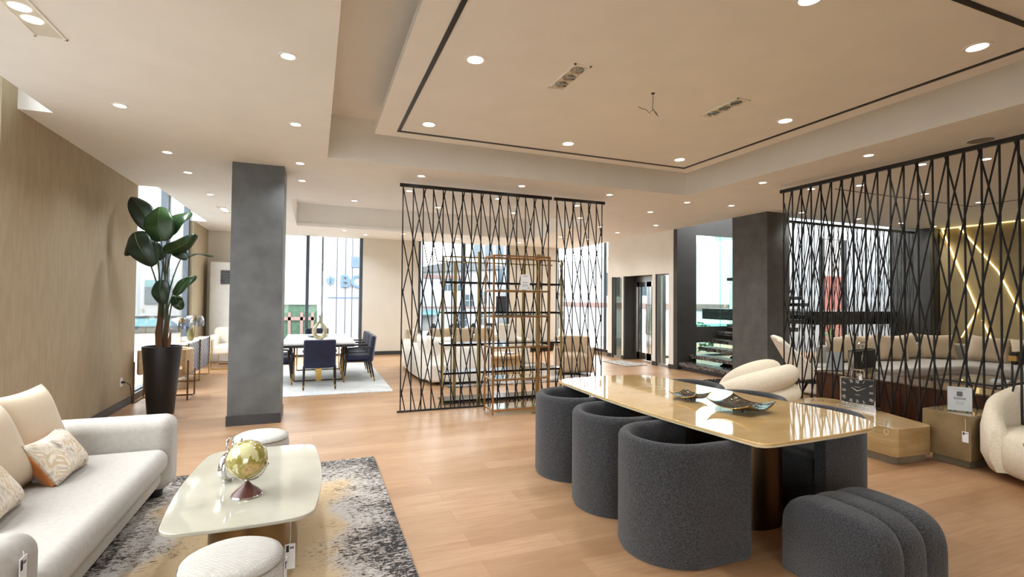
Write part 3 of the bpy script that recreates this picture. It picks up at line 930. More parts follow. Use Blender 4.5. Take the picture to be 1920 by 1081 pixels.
# outlet on the beige wall with a plugged cord
t = thing('wall_outlet', 'white wall socket low on the beige wall', 'socket', (-2.48, 8.43, .36))
MB().box(0, .009, -.045, .045, -.06, .06).build('plate', M['whiteplastic'], t, bevel=.003)
MB().lathe([(.022, 0), (.02, .003)], 20).build('receptacle', M['inkdark'], t, loc=(.008, 0, 0), rot=(0, R(90), 0))
t = thing('power_cord', 'black plug and cord hanging from the wall socket to the floor', 'cord', (-2.48, 8.43, .36))
MB().tube([(.012, 0, 0), (.045, 0, 0)], .014, 10).build('plug', M['black'], t, smooth=True)
MB().tube([(.045, 0, 0), (.07, .03, -.02), (.07, .12, -.06), (.065, .2, -.16), (.06, .24, -.28), (.06, .25, -.352)], .005, 6).build('cable', M['black'], t, smooth=True)

# barrel chair with sled frame behind the planter
t = thing('sled_armchair', 'tan leather armchair with bronze sled frame half hidden behind the planter', 'chair', (-2.09, 9.0, 0))
ring = []
def arcshell(mb, r0, r1, a0, a1, z0, z1, n=20, ky=1.0):
    rings = []
    for k in range(n + 1):
        a = R(a0 + (a1 - a0) * k / n)
        c, s_ = math.cos(a), math.sin(a) * ky
        rings.append([(r0 * c, r0 * s_, z0), (r1 * c, r1 * s_, z0), (r1 * c, r1 * s_, z1), (r0 * c, r0 * s_, z1)])
    return mb.loft(rings)
arcshell(MB(), .29, .355, -35, 215, .40, .76).build('backrest', M['tanleather'], t, bevel=.015)
MB().lathe([(.27, .34), (.28, .40), (.27, .46), (.2, .47), (0, .47)], 32).build('seat', M['tanleather'], t, smooth=True)
fr = MB()
for s in (-1, 1):
    fr.tube([(s * .335, .22, .42), (s * .335, .22, .012), (s * .335, -.24, .012), (s * .335, -.24, .6)], .012, 4)
fr.tube([(-.335, .22, .012), (.335, .22, .012)], .012, 4)
fr.build('sled_frame', M['taupeframe'], t)

# inlaid sideboard under the side window, lamps, bottle
t = thing('inlaid_sideboard', 'low sideboard with blue and white hexagon inlay doors on brass legs', 'cabinet', (-2.2, 10.75, 0))
MB().box(-.25, .2, -.95, .95, .2, .74).build('body', M['frost'], t)
for k in range(4):
    MB().box(.2, .212, -.945 + k * .475, -.945 + k * .475 + .468, .205, .735).build('door', M['geom'], t)
MB().box(-.25, .22, -.96, .96, .74, .755).build('cabinet_top', M['whiteplastic'], t, bevel=.004)
for y in (-.9, 0, .9):
    MB().tube([(-.2, y, 0.01), (.23, y, .01), (.23, y, .77)], .013, 4).build('leg_frame', M['brass'], t)
for x, y, h, lb in ((-2.2, 10.4, .42, 'smoked glass dome lamp on the sideboard, closer to the plant'), (-2.2, 11.45, .42, 'smoked glass dome lamp at the sideboard end towards the white chaise')):
    t = thing('table_lamp', lb, 'lamp', (x, y, .755), 0, 'smoked dome lamps')
    MB().disc((0, 0, 0), .075, .012, 28).build('base', M['brass'], t)
    MB().tube([(0, 0, .012), (0, 0, h - .02)], .007, 8).build('stem', M['brass'], t, smooth=True)
    MB().lathe([(.155, h - .2), (.165, h - .15), (.16, h - .05), (.13, h), (.06, h + .015), (.01, h + .018)], 32, caps=False).build('shade', M['smoke'], t, smooth=True, angle=80)
    MB().lathe([(.06, h - .075), (.06, h - .055), (.055, h - .0)], 24).build('light_head', M['brass'], t, smooth=True)
o = MB().lathe([(.03, 0), (.055, .03), (.06, .12), (.035, .22), (.016, .3), (.018, .33)], 24).build('bottle_vase', M['olive'], None, smooth=True, loc=(-2.1, 10.62, .755))
tag(o, 'slim olive ceramic bottle vase on the inlaid sideboard', 'vase')

t = thing('chaise_lounge', 'white chaise lounge with brass sled frame behind the grey pillar', 'chaise', (-1.55, 12.75, 0))
MB().box(-.55, .6, -.4, .5, .3, .5).build('seat', M['whiteup'], t, bevel=.06, seg=4)
MB().box(-.6, .6, .36, .6, .3, .86).build('backrest', M['whiteup'], t, bevel=.1, seg=5)
MB().box(-.66, -.46, -.42, .5, .3, .7).build('arm', M['whiteup'], t, bevel=.07, seg=5)
MB().tube([(-.5, -.42, .62), (-.5, -.42, .012), (.55, -.42, .012)], .013, 4).build('sled_frame', M['brass'], t)
MB().tube([(-.5, .5, .3), (-.5, .5, .012), (.55, .5, .012), (.55, -.42, .012)], .013, 4).build('sled_frame', M['brass'], t)

t = thing('air_conditioner', 'white floor standing air conditioner in the corner behind the pillar', 'air conditioner', (-2.1, 13.9, 0))
MB().box(-.25, .25, -.2, .2, 0, 2.40).build('body', M['whiteplastic'], t, bevel=.03, seg=4)
MB().box(-.02, .22, -.206, -.198, 1.86, 2.2).build('louver_opening', M['ink'], t)
for k in range(5):
    MB().box(-.01, .21, -.212, -.202, 1.885 + k * .064, 1.915 + k * .064).build('louver', M['black'], t)
MB().box(-.2, .2, -.207, -.2, .3, 1.75).build('front_panel', M['whiteplastic'], t, bevel=.004)

# ------------------------------------------------------------------ dining zone
o = MB().box(-1.15, 1.15, -1.95, 1.95, 0, .012).build('dining_rug', rug_mat('pale_grey_rug', 1.15, 1.95, False), None, loc=(.09, 10.5, 0))
tag(o, 'pale grey woven rug under the navy dining set', 'rug')
t = thing('dining_table', 'white topped dining table on brass loop legs by the window', 'table', (.08, 10.75, .012))
MB().box(-.62, .62, -1.2, 1.2, .705, .738).build('tabletop', M['whiteplastic'], t, bevel=.003)
MB().box(-.6, .6, -1.18, 1.18, .655, .705).build('apron', M['darkwood'], t)
for y in (-.75, .75):
    MB().tube([(-.42, y, .65), (-.42, y, .012), (.42, y, .012), (.42, y, .65)], .016, 4).build('leg_loop', M['brass'], t)
    MB().box(-.05, .05, y - .02, y + .02, 0, .65).build('leg_post', M['brass'], t)
def nchair():
    t = thing('dining_chair', 'x', 'chair', (0, 0, 0), 0, 'navy velvet dining chairs')
    # faces +Y
    MB().box(-.235, .235, -.2, .25, .38, .49).build('seat', M['navy'], t, bevel=.05, seg=4)
    mb = MB()
    mb.sheet(lambda u, v: ((u - .5) * .5, -.24 - .06 * v + .05 * (2 * u - 1) ** 2, .36 + .48 * v), 10, 6)
    b = mb.build('backrest', M['navy'], t, smooth=True, solid=.075, angle=80)
    md = b.modifiers.new('bevel', 'BEVEL'); md.width = .025; md.segments = 3; md.limit_method = 'ANGLE'
    for sx in (-1, 1):
        for sy in (-1, 1):
            q = (sx * .25, sy * .27 - .01, .018)
            p = (sx * .245, sy * .2, .40 if sy < 0 else .62)
            l = MB().tube([q, p], [.012, .02], 8).build('leg', M['darkwood'], t, smooth=True)
            d = [q[i] + (p[i] - q[i]) * .18 for i in range(3)]
            MB().tube([(q[0], q[1], 0.0), d], [.011, .0165], 8).build('leg_cap', M['brass'], l, smooth=True)
        MB().tube([(sx * .255, .2, .62), (sx * .262, 0, .635), (sx * .255, -.24, .64)], .016, 8).build('arm', M['darkwood'], t, smooth=True)
    MB().box(-.24, .24, -.2, .22, .365, .385).build('seat_frame', M['darkwood'], t)
    return t
c0 = nchair()
for i, (x, y, rz, lb) in enumerate(((.09, 9.26, 0, 'navy velvet dining chair at the table end, its back turned to us'),
        (.77, 9.86, 90, 'navy velvet dining chair on the solid wall side, closest to the end chair'),
        (.77, 10.45, 90, 'navy velvet dining chair on the solid wall side, middle of the three'),
        (.77, 11.05, 90, 'navy velvet dining chair on the solid wall side, closest to the window'),
        (-.62, 9.86, -90, 'navy velvet dining chair half hidden by the grey pillar, front one'),
        (-.62, 10.45, -90, 'navy velvet dining chair half hidden by the grey pillar, rear one'),
        (.05, 12.2, 180, 'navy velvet dining chair at the far table end before the window'))):
    o = c0 if i == 0 else dup(c0, (0, 0, 0), 0, lb)
    o.location = (x, y, .012)
    o.rotation_euler = (0, 0, R(rz))
    o['label'] = lb
t = thing('loop_vase', 'antique gold sculptural loop vase on the white dining table', 'vase', (.09, 10.25, .75))
lp = []
for k in range(28):
    a = 2 * PI * k / 28
    w_ = .10 * (1 - .62 * max(0, math.sin(a)) ** 1.3)
    lp.append((w_ * math.cos(a), .02 * math.sin(2 * a), .19 + .155 * math.sin(a)))
MB().tube(lp, [.042 - .022 * max(0, math.sin(2 * PI * k / 28)) for k in range(28)], 12, closed=True).build('body', M['goldvase'], t, smooth=True, angle=80)
MB().lathe([(.03, .33), (.018, .38), (.014, .42), (.032, .47)], 16).build('neck', M['goldvase'], t, smooth=True)
MB().lathe([(.05, 0), (.06, .01), (.045, .03)], 20).build('foot', M['goldvase'], t, smooth=True)
o = MB().lathe([(.06, 0), (.2, .02), (.24, .045), (.235, .045), (.19, .026), (0, .01)], 32).build('serving_bowl', M['chrome'], None, smooth=True, loc=(.06, 11.1, .75))
tag(o, 'shallow silver serving bowl behind the loop vase', 'bowl')

# ------------------------------------------------------------------ shelving by the string screen
t = thing('etagere_shelf', 'rose gold open shelving with glass shelves in front of the string screen', 'shelf', (2.24, 6.36, 0))
X1, Y1 = .83, .35
for x in (0, X1):
    for y in (0, Y1):
        MB().box(x - .011, x + .011, y - .011, y + .011, 0, 2.16).build('post', M['copper'], t)
for z in (.06, .465, .9, 1.32, 1.67, 2.15):
    s_ = MB()
    for y in (0, Y1):
        s_.box(0.011, X1 - .011, y - .01, y + .01, z - .012, z + .01)
    for x in (0, X1):
        s_.box(x - .01, x + .01, .011, Y1 - .011, z - .012, z + .01)
    fr = s_.build('shelf_frame', M['copper'], t)
    if z < 2:
        MB().box(.01, X1 - .01, .01, Y1 - .01, z + .01, z + .02).build('glass_shelf', M['shelfglass'], fr)
t = thing('sign_card', 'white notice card standing on the rose gold shelving', 'sign', (2.76, 6.5, 1.69), 0, 'notice cards')
MB().box(-.07, .07, 0, .006, 0, .22).build('card', M['paper'], t)
MB().box(-.03, .03, -.002, 0, .19, .196).box(-.04, .04, -.002, 0, .1, .106).box(-.045, .045, -.002, 0, .07, .074).box(-.045, .045, -.002, 0, .055, .059).box(.04, .055, -.002, 0, .02, .035).build('printed_text', M['ink'], t)
t = thing('shelving_unit', 'tall champagne gold shelving with black shelves behind the string screen', 'shelf', (1.75, 7.2, 0))
for x, y, w_, zt in ((0, 0, .03, 2.19), (.27, .34, .05, 2.14), (.55, -.02, .055, 2.27), (1.42, .34, .05, 2.14), (1.52, -.02, .07, 2.27), (1.94, 0, .035, 2.2)):
    MB().box(x - w_ / 2, x + w_ / 2, y - .012, y + .012, 0, zt).build('post', M['goldrack'], t)
MB().box(0, 1.94, -.008, .008, 2.17, 2.19).box(0, 1.94, .33, .346, 2.12, 2.14).build('top_bar', M['goldrack'], t)
for z in (.03, .44, .86, 1.335, 1.785):
    MB().box(.02, 1.97, .0, .33, z, z + .03).build('shelf_board', M['black'], t)

t = thing('display_card', 'dark grey card standing on a black shelf behind the rose gold shelving', 'card', (2.72, 7.36, 1.365))
MB().box(-.085, .085, 0, .012, 0, .24).build('board', M['ink'], t)
MB().box(-.05, .05, 0, .07, 0, .006).build('stand', M['black'], t)
# floor box and doormat
t = thing('floor_outlet', 'small brass floor socket beneath the rose gold shelving', 'socket', (2.84, 6.3, 0))
MB().box(-.07, .07, -.05, .05, 0, .004).build('plate', M['chrome'], t)
MB().box(-.045, .045, -.03, .03, .004, .006).build('lid', M['brass'], t)
o = MB().box(-.3, .3, -.5, .5, 0, .012).build('door_mat', mat('patterned_mat', (206, 204, 200), (120, 116, 112), rough=.9, nscale=9, detail=6), None, loc=(7.15, 10.52, 0))
tag(o, 'pale patterned mat with dark border before the glass doors', 'mat')
MB().box(-.31, .31, -.51, .51, 0, .008).build('border', M['inkdark'], o)
t = thing('cable_bundle', 'tangle of black cables and white adapter on the floor by the stairs', 'cable', (7.1, 7.4, 0))
pts = [(.28 * math.cos(k * .9) * (1 - k * .012), .2 * math.sin(k * 1.1), .012 + .05 * abs(math.sin(k * .55))) for k in range(42)]
MB().tube(pts, .007, 6).build('cable', M['black'], t, smooth=True)
MB().box(-.42, -.3, -.03, .03, 0, .05).build('adapter', M['whiteplastic'], t, bevel=.01)
MB().box(-.05, .15, -.06, .08, .0, .05).build('power_brick', M['black'], t, bevel=.01)

# ------------------------------------------------------------------ living zone behind the screen
o = MB().box(-1.5, 1.5, -1.4, 1.4, 0, .012).build('living_rug', rug_mat('monochrome_rug', 1.5, 1.4), None, loc=(3.7, 9.95, 0))
tag(o, 'black and ivory rug under the round oak table', 'rug')
t = thing('sectional_sofa', 'large white curved sectional sofa behind the string screen', 'sofa', (2.9, 10.2, 0))
arcb = []
# back/arm shell following a U plan
path = [(.15, -1.42), (-.55, -1.42), (-.9, -1.2), (-1.05, -.8), (-1.08, 0), (-1.05, 1.1), (-.85, 1.5), (-.4, 1.68), (.9, 1.68), (1.9, 1.68)]
sm = []
for i in range(len(path) - 1):
    for k in range(4):
        q = k / 4
        sm.append((path[i][0] * (1 - q) + path[i + 1][0] * q, path[i][1] * (1 - q) + path[i + 1][1] * q))
sm.append(path[-1])
rings = []
for i, p in enumerate(sm):
    a, b = sm[max(i - 1, 0)], sm[min(i + 1, len(sm) - 1)]
    d = Vector((b[0] - a[0], b[1] - a[1])).normalized()
    nrm = Vector((-d.y, d.x))
    o_, n_ = Vector(p) + nrm * .0, Vector(p) - nrm * .2
    rings.append([(n_.x, n_.y, .06), (o_.x, o_.y, .06), (o_.x, o_.y, .62), ((o_.x * 3 + n_.x) / 4, (o_.y * 3 + n_.y) / 4, .68), ((o_.x + 3 * n_.x) / 4, (o_.y + 3 * n_.y) / 4, .68), (n_.x, n_.y, .62)])
MB().loft(rings).build('backrest', M['whiteup'], t, smooth=True, angle=50)
MB().box(-1.0, .15, -1.4, -.55, .06, .40).build('seat', M['whiteup'], t, bevel=.06, seg=4)
MB().box(-1.0, -.2, -.55, 1.0, .06, .40).build('seat', M['whiteup'], t, bevel=.06, seg=4)
MB().box(-1.0, 1.9, .9, 1.62, .06, .42).build('seat', M['whiteup'], t, bevel=.06, seg=4)
MB().box(1.72, 1.95, .85, 1.78, .06, .62).build('arm', M['whiteup'], t, bevel=.06, seg=4)
LP = [(2.02, 9.35, 105, 'grey white cushion on the sectional beside the screen end'), (2.2, 9.05, 160, 'pale cushion leaning over the sectional corner'),
      (2.02, 10.3, 90, 'cream cushion at the middle of the sectional side'), (2.1, 11.2, 60, 'cream cushion in the far sectional corner'),
      (2.75, 11.5, 0, 'cream cushion on the far sectional seat, first from corner'), (3.3, 11.5, 0, 'cream cushion on the far sectional seat, second from corner'),
      (3.85, 11.5, 0, 'cream cushion on the far sectional seat, third from corner'), (4.4, 11.45, 0, 'tall white cushion on the far sectional seat by its arm')]
for k, (x, y, yaw, lb) in enumerate(LP):
    pillow('sofa_cushion', lb, .56, .50 if k < 7 else .6, .2, M['creamsoft'] if 1 < k < 7 else M['whiteup'], (x, y, .40), yaw, 14, 'cushions on the sectional')
t = thing('round_table', 'round pale oak coffee table in front of the sectional', 'table', (3.62, 9.85, .012))
MB().lathe([(.5, .36), (.51, .37), (.51, .405), (.5, .41), (0, .41)], 48).build('tabletop', M['oaktable'], t, smooth=True)
MB().lathe([(.44, 0), (.44, .36)], 48).build('drum_base', M['oaktable'], t, smooth=True)
t = thing('open_book', 'open white brochure lying on the round oak table', 'book', (3.79, 9.82, .422), .3)
for s in (-1, 1):
    MB().sheet(lambda u, v, s=s: (s * u * .16, (v - .5) * .22, .006 + .02 * math.sin(PI * u) * (1 - u * .4)), 6, 2).build('page', M['paper'], t, smooth=True, solid=.004)
o = MB().tube([(0, 0, 0), (.01, .01, .08), (-.03, 0, .16), (.02, 0, .22)], [.05, .06, .035, .01], 12).build('table_sculpture', M['black'], None, smooth=True, loc=(3.37, 9.72, .422))
tag(o, 'small dark sculpture on the round oak table', 'sculpture')
t = thing('tub_chair', 'beige upholstered tub chair behind the string screen near the entrance', 'chair', (5.12, 9.45, 0), R(-20))
MB().box(-.28, .3, -.34, .26, .05, .44).build('seat', M['creamsoft'], t, bevel=.08, seg=5)
arcshell(MB(), .27, .4, 10, 170, .05, .78, 20).build('backrest', M['creamsoft'], t, bevel=.04)
for s in (-1, 1):
    MB().box(min(s * .28, s * .4), max(s * .28, s * .4), -.3, .08, .05, .58).build('arm', M['creamsoft'], t, bevel=.04)
t = thing('media_shelf', 'low black floating bench against the solid back wall', 'bench', (6.3, 13.9, 0))
MB().box(-.55, .55, -.2, .28, .14, .24).build('slab', M['black'], t)
MB().box(-.5, .5, -.1, .2, 0, .14).build('plinth', M['black'], t)

# ------------------------------------------------------------------ staircase
st = thing('staircase', 'floating black and white marble staircase behind the dark column', 'stairs', (7.7, 9.18, 0))
for k in range(8):
    x0 = .28 * k
    MB().box(x0, x0 + .34, -1.62, 0, .17 * (k + 1) - .085, .17 * (k + 1)).build('tread', M['stairstone'], st, bevel=.004)
MB().box(.05, .3, -1.58, -.02, 0, .085).build('plinth', M['skirt'], st)
MB().loft([[(.15, y, .02), (2.2, y, 1.28), (2.2, y, 1.08), (.5, y, .0)] for y in (-1.0, -.82)]).build('stringer', M['black'], st)
MB().box(2.12, 5.0, -1.75, 1.6, 1.08, 1.36).build('landing', M['black'], st)
for k in range(5):
    x1 = 4.35 - .28 * k
    MB().box(x1 - .34, x1, .15, 1.5, 1.36 + .17 * (k + 1) - .085, 1.36 + .17 * (k + 1)).build('tread', M['black'], st)
MB().loft([[(4.3, y, 1.36), (2.95, y, 2.16), (2.95, y, 2.0), (4.1, y, 1.25)] for y in (.7, .9)]).build('stringer', M['black'], st)

# ------------------------------------------------------------------ long dining table with charcoal chairs
t = thing('long_dining_table', 'long honey marble dining table on a dark bronze pedestal', 'table', (2.95, 3.33, 0))
TT = [(2.284, 4.509), (2.40, 4.57), (2.663, 4.604), (2.86, 4.612), (3.05, 4.60), (3.22, 4.56), (3.34, 4.49), (3.395, 4.40), (3.41, 4.3), (3.42, 4.07), (3.46, 3.7), (3.50, 3.4), (3.545, 3.1), (3.58, 2.85), (3.60, 2.61), (3.59, 2.48),
      (3.565, 2.37), (3.53, 2.29), (3.48, 2.22), (3.42, 2.175), (3.33, 2.15), (3.035, 2.125), (2.653, 2.11), (2.45, 2.108), (2.385, 2.118), (2.35, 2.15), (2.338, 2.22), (2.29, 2.6), (2.26, 2.9), (2.245, 3.2), (2.238, 3.5), (2.24, 3.8), (2.25, 4.1), (2.262, 4.35)]
TT = [(x - 2.95, y - 3.33) for x, y in TT]
MB().prism(TT, .735, .75).build('tabletop', M['marble_t'], t, bevel=.004)
MB().prism([(x * .993, y * .997) for x, y in TT], .722, .735).build('table_edge', M['marble_edge'], t, bevel=.003)
MB().prism(rrect(-.24, .2, -.78, .85, .2, .02, 0, 8, 12), 0, .722).build('pedestal', M['bronze'], t, smooth=True)

def barrel():
    t = thing('barrel_chair', 'x', 'chair', (0, 0, 0), 0, 'charcoal boucle barrel chairs')
    # open towards +X ; back at -X ; plan: half ellipse then straight arms
    path = [(.31, -.33)]
    for k in range(0, 25):
        a = R(-90 - 180 * k / 24)
        path.append((-.02 + .33 * math.cos(a), .33 * math.sin(a)))
    path.append((.31, .33))
    th, zt = .085, .715
    rings = []
    for i, p in enumerate(path):
        a, b = path[max(i - 1, 0)], path[min(i + 1, len(path) - 1)]
        d = Vector((b[0] - a[0], b[1] - a[1])).normalized()
        inn = Vector((d.y, -d.x))
        if inn.dot(Vector((.0, 0)) - Vector(p) + Vector((.05, 0))) < 0:
            inn = -inn
        q = Vector(p)
        sec = [(.012, .0), (0, .03), (0, zt - .045)]
        sec += [(th / 2 - th / 2 * math.cos(R(x)), zt - .045 + .045 * math.sin(R(x))) for x in (30, 60, 90, 120, 150)]
        sec += [(th, zt - .045), (th, .40), (th, .02)]
        rings.append([(q.x + inn.x * u, q.y + inn.y * u, z) for u, z in sec])
    MB().loft(rings).build('shell', M['boucle_g'], t, smooth=True, angle=70)
    inner = [(.29, -.245)] + [(-.02 + .245 * math.cos(R(-90 - 180 * k / 20)), .245 * math.sin(R(-90 - 180 * k / 20))) for k in range(21)] + [(.29, .245)]
    MB().prism(inner, .02, .44).build('seat', M['boucle_g'], t, bevel=.04, seg=4)
    return t
b0 = barrel()
for i, (x, y, rz, lb) in enumerate(((2.16, 2.63, 0, 'charcoal boucle barrel chair at the marble table, biggest and closest to us'),
        (2.2, 3.33, 0, 'charcoal boucle barrel chair in the middle of the row of three'),
        (2.22, 4.07, 0, 'charcoal boucle barrel chair in the row, closest to the gold shelving'),
        (3.60, 2.76, 180, 'charcoal boucle barrel chair across the table, beside the ottoman'),
        (3.60, 3.42, 180, 'charcoal boucle barrel chair across the table, only its rim showing behind dishes'),
        (3.56, 4.1, 180, 'charcoal boucle barrel chair across the table, its rim peeking near the stairs'))):
    o = b0 if i == 0 else dup(b0, (0, 0, 0), 0, lb)
    o.location = (x, y, 0)
    o.rotation_euler = (0, 0, R(rz))
    o['label'] = lb
t = thing('rolled_ottoman', 'charcoal boucle ottoman of three arched rolls on the oak floor', 'ottoman', (2.57, 1.9, 0))
for k in range(3):
    pr = []
    w_, h = .29, .455
    for j in range(41):
        a = PI * j / 40
        c, s_ = math.cos(a), math.sin(a)
        pr.append((w_ * math.copysign(abs(c) ** .62, c), .2 + (h - .2) * abs(s_) ** .62))
    pr += [(-w_, .012), (-w_ + .02, 0), (w_ - .02, 0), (w_, .012)]
    x0, x1 = .178 * k, .178 * k + .19
    rg = []
    for x, sc in ((x0, .86), (x0 + .012, .93), (x0 + .035, .98), (x0 + .07, 1), (x1 - .07, 1), (x1 - .035, .98), (x1 - .012, .93), (x1, .86)):
        rg.append([(x, y * (1 - (1 - sc) * .5), max(0, z * (1 - (1 - sc) * .45))) for y, z in pr])
    MB().loft(rg).build('roll', M['boucle_g'], t, smooth=True, angle=70)

def dish(label, x, y, rz, s):
    t = thing('hammered_dish', label, 'dish', (x, y, .75), rz, 'hammered dishes')
    def fn(u, v):
        a, b = 2 * u - 1, 2 * v - 1
        z = .018 + s * .22 * (.55 * (a * a * .5 + b * b * .5) ** 1.0 + .28 * (a * a * b * b) + .2 * a * b * 0)
        return (a * s / 2 * (1 - .06 * b * b), b * s / 2 * (1 - .06 * a * a), z)
    MB().sheet(fn, 18, 18).build('bowl', M['hammered'], t, smooth=True, solid=.006, angle=80)
    ed = [fn(i / 18, 0) for i in range(18)] + [fn(1, i / 18) for i in range(18)] + [fn(1 - i / 18, 1) for i in range(18)] + [fn(0, 1 - i / 18) for i in range(18)]
    MB().tube(ed, .003, 5, closed=True).build('rim', M['goldrim'], t, smooth=True)
    for sx, sy in ((-1, -1), (1, -1), (1, 1), (-1, 1)):
        MB().lathe([(.006, 0), (.006, .022)], 8, (sx * s * .1, sy * s * .1)).build('foot', M['black'], t)
dish('smaller square hammered bronze dish on the marble table, further from us', 2.86, 3.28, R(18), .25)
dish('larger square hammered bronze dish on the marble table, closer to us', 2.93, 2.82, R(12), .36)

# ------------------------------------------------------------------ swirl chair
t = thing('swirl_armchair', 'cream armchair of thick swirling rolls behind the marble table', 'chair', (5.36, 5.0, 0))
def swirl(k, z0, z1, r, rr, a0, a1, nm):
    pts = []
    for i in range(25):
        q = i / 24
        e = 1 - (1 - q) ** 2.2
        a = R(a0 + (a1 - a0) * q)
        pts.append((r * math.cos(a), r * math.sin(a), z0 + (z1 - z0) * e))
    rad = [rr * (math.sin(PI * min(1, max(0, .1 + .9 * i / 24)) ** .9) ** .25 if i < 24 else .35) for i in range(25)]
    rad[0] = rr * .4
    MB().tube(pts, rad, 16).build(nm, M['boucle_w'], t, smooth=True, angle=85)
swirl(0, .13, .18, .47, .135, 232, 334, 'roll')
swirl(1, .13, .42, .47, .14, 186, 332, 'roll')
swirl(2, .13, .66, .45, .15, 140, 328, 'roll')
swirl(3, .16, .73, .30, .14, 126, 296, 'roll')
MB().lathe([(.38, .05), (.42, .12), (.42, .34), (.36, .42), (0, .44)], 36).build('seat', M['boucle_w'], t, smooth=True, angle=80)
MB().lathe([(.3, 0), (.3, .05)], 32).build('swivel_base', M['black'], t)

# ------------------------------------------------------------------ stone tables
t = thing('low_stone_table', 'low honey travertine table beyond the marble dining table', 'table', (5.2, 3.14, 0))
top = [(-.03, 0.02), (.0, -.03), (.43, -.06), (.5, -.02), (.6, .3), (.82, .95), (.86, 1.2), (.8, 1.33), (.65, 1.38), (.32, 1.38), (.2, 1.32), (.1, 1.1), (.0, .5)]
MB().prism(top, .075, .35).build('block', M['travertine'], t, bevel=.01)
MB().prism([(.05 + x * .9, .04 + y * .93) for x, y in top], 0, .075).build('plinth', M['plinthstone'], t)
t = thing('stone_cube_table', 'brown marble cube side table holding the acrylic sign', 'table', (5.95, 2.98, 0))
MB().box(-.24, .26, -.19, .21, .075, .5).build('block', M['brownmarble'], t, bevel=.004)
MB().box(-.17, .2, -.14, .16, 0, .075).build('plinth', M['plinthstone'], t)
price_tag('white price tag on a long string at the marble cube corner', (5.705, 2.83, .47), R(-90), .1, .05, .12)
t = thing('price_string', 'loop of white string on the low stone table corner', 'tag', (5.172, 3.2, .33), R(-90), 'hanging price tags')
MB().tube([(.02 * math.cos(2 * PI * k / 16) * (1 + .2 * math.sin(2 * PI * k / 16)), 0, -.025 + .028 * math.sin(2 * PI * k / 16)) for k in range(16)], .002, 5, closed=True).build('loop', M['string'], t)
MB().box(-.02, .02, -.002, 0, 0, .02).build('sticker', M['acrylic'], t)

def sign(label, x, y, z, rz, w_=.15, h=.215, icon=True):
    t = thing('acrylic_sign', label, 'sign', (x, y, z), rz, 'notice cards')
    MB().box(-w_ / 2, w_ / 2, -.002, .002, .012, h).build('card', M['paper'], t)
    MB().box(-w_ / 2 - .004, w_ / 2 + .004, -.006, -.003, 0, h + .003).box(-w_ / 2 - .004, w_ / 2 + .004, .003, .006, 0, h + .003).build('holder', M['acrylic'], t)
    MB().box(-w_ / 2 - .004, w_ / 2 + .004, -.03, .03, 0, .006).build('foot', M['acrylic'], t)
    if icon:
        MB().prism(rrect(-.022, .022, h * .62, h * .62 + .048, .01), .0022, .0032).build('printed_icon', M['ink'], t, rot=(R(90), 0, 0))
        ln = MB()
        for zz, hw, hh in ((.55, .046, .006), (.5, .044, .006), (.4, .03, .002), (.35, .034, .002), (.3, .03, .002), (.9, .05, .002)):
            ln.box(-hw, hw, -.0032, -.0022, h * zz, h * zz + hh)
        ln.build('printed_text', M['ink'], t)
sign('white notice with grey icon in an acrylic stand on the marble cube', 5.86, 2.95, .5, R(-58), .18, .24)

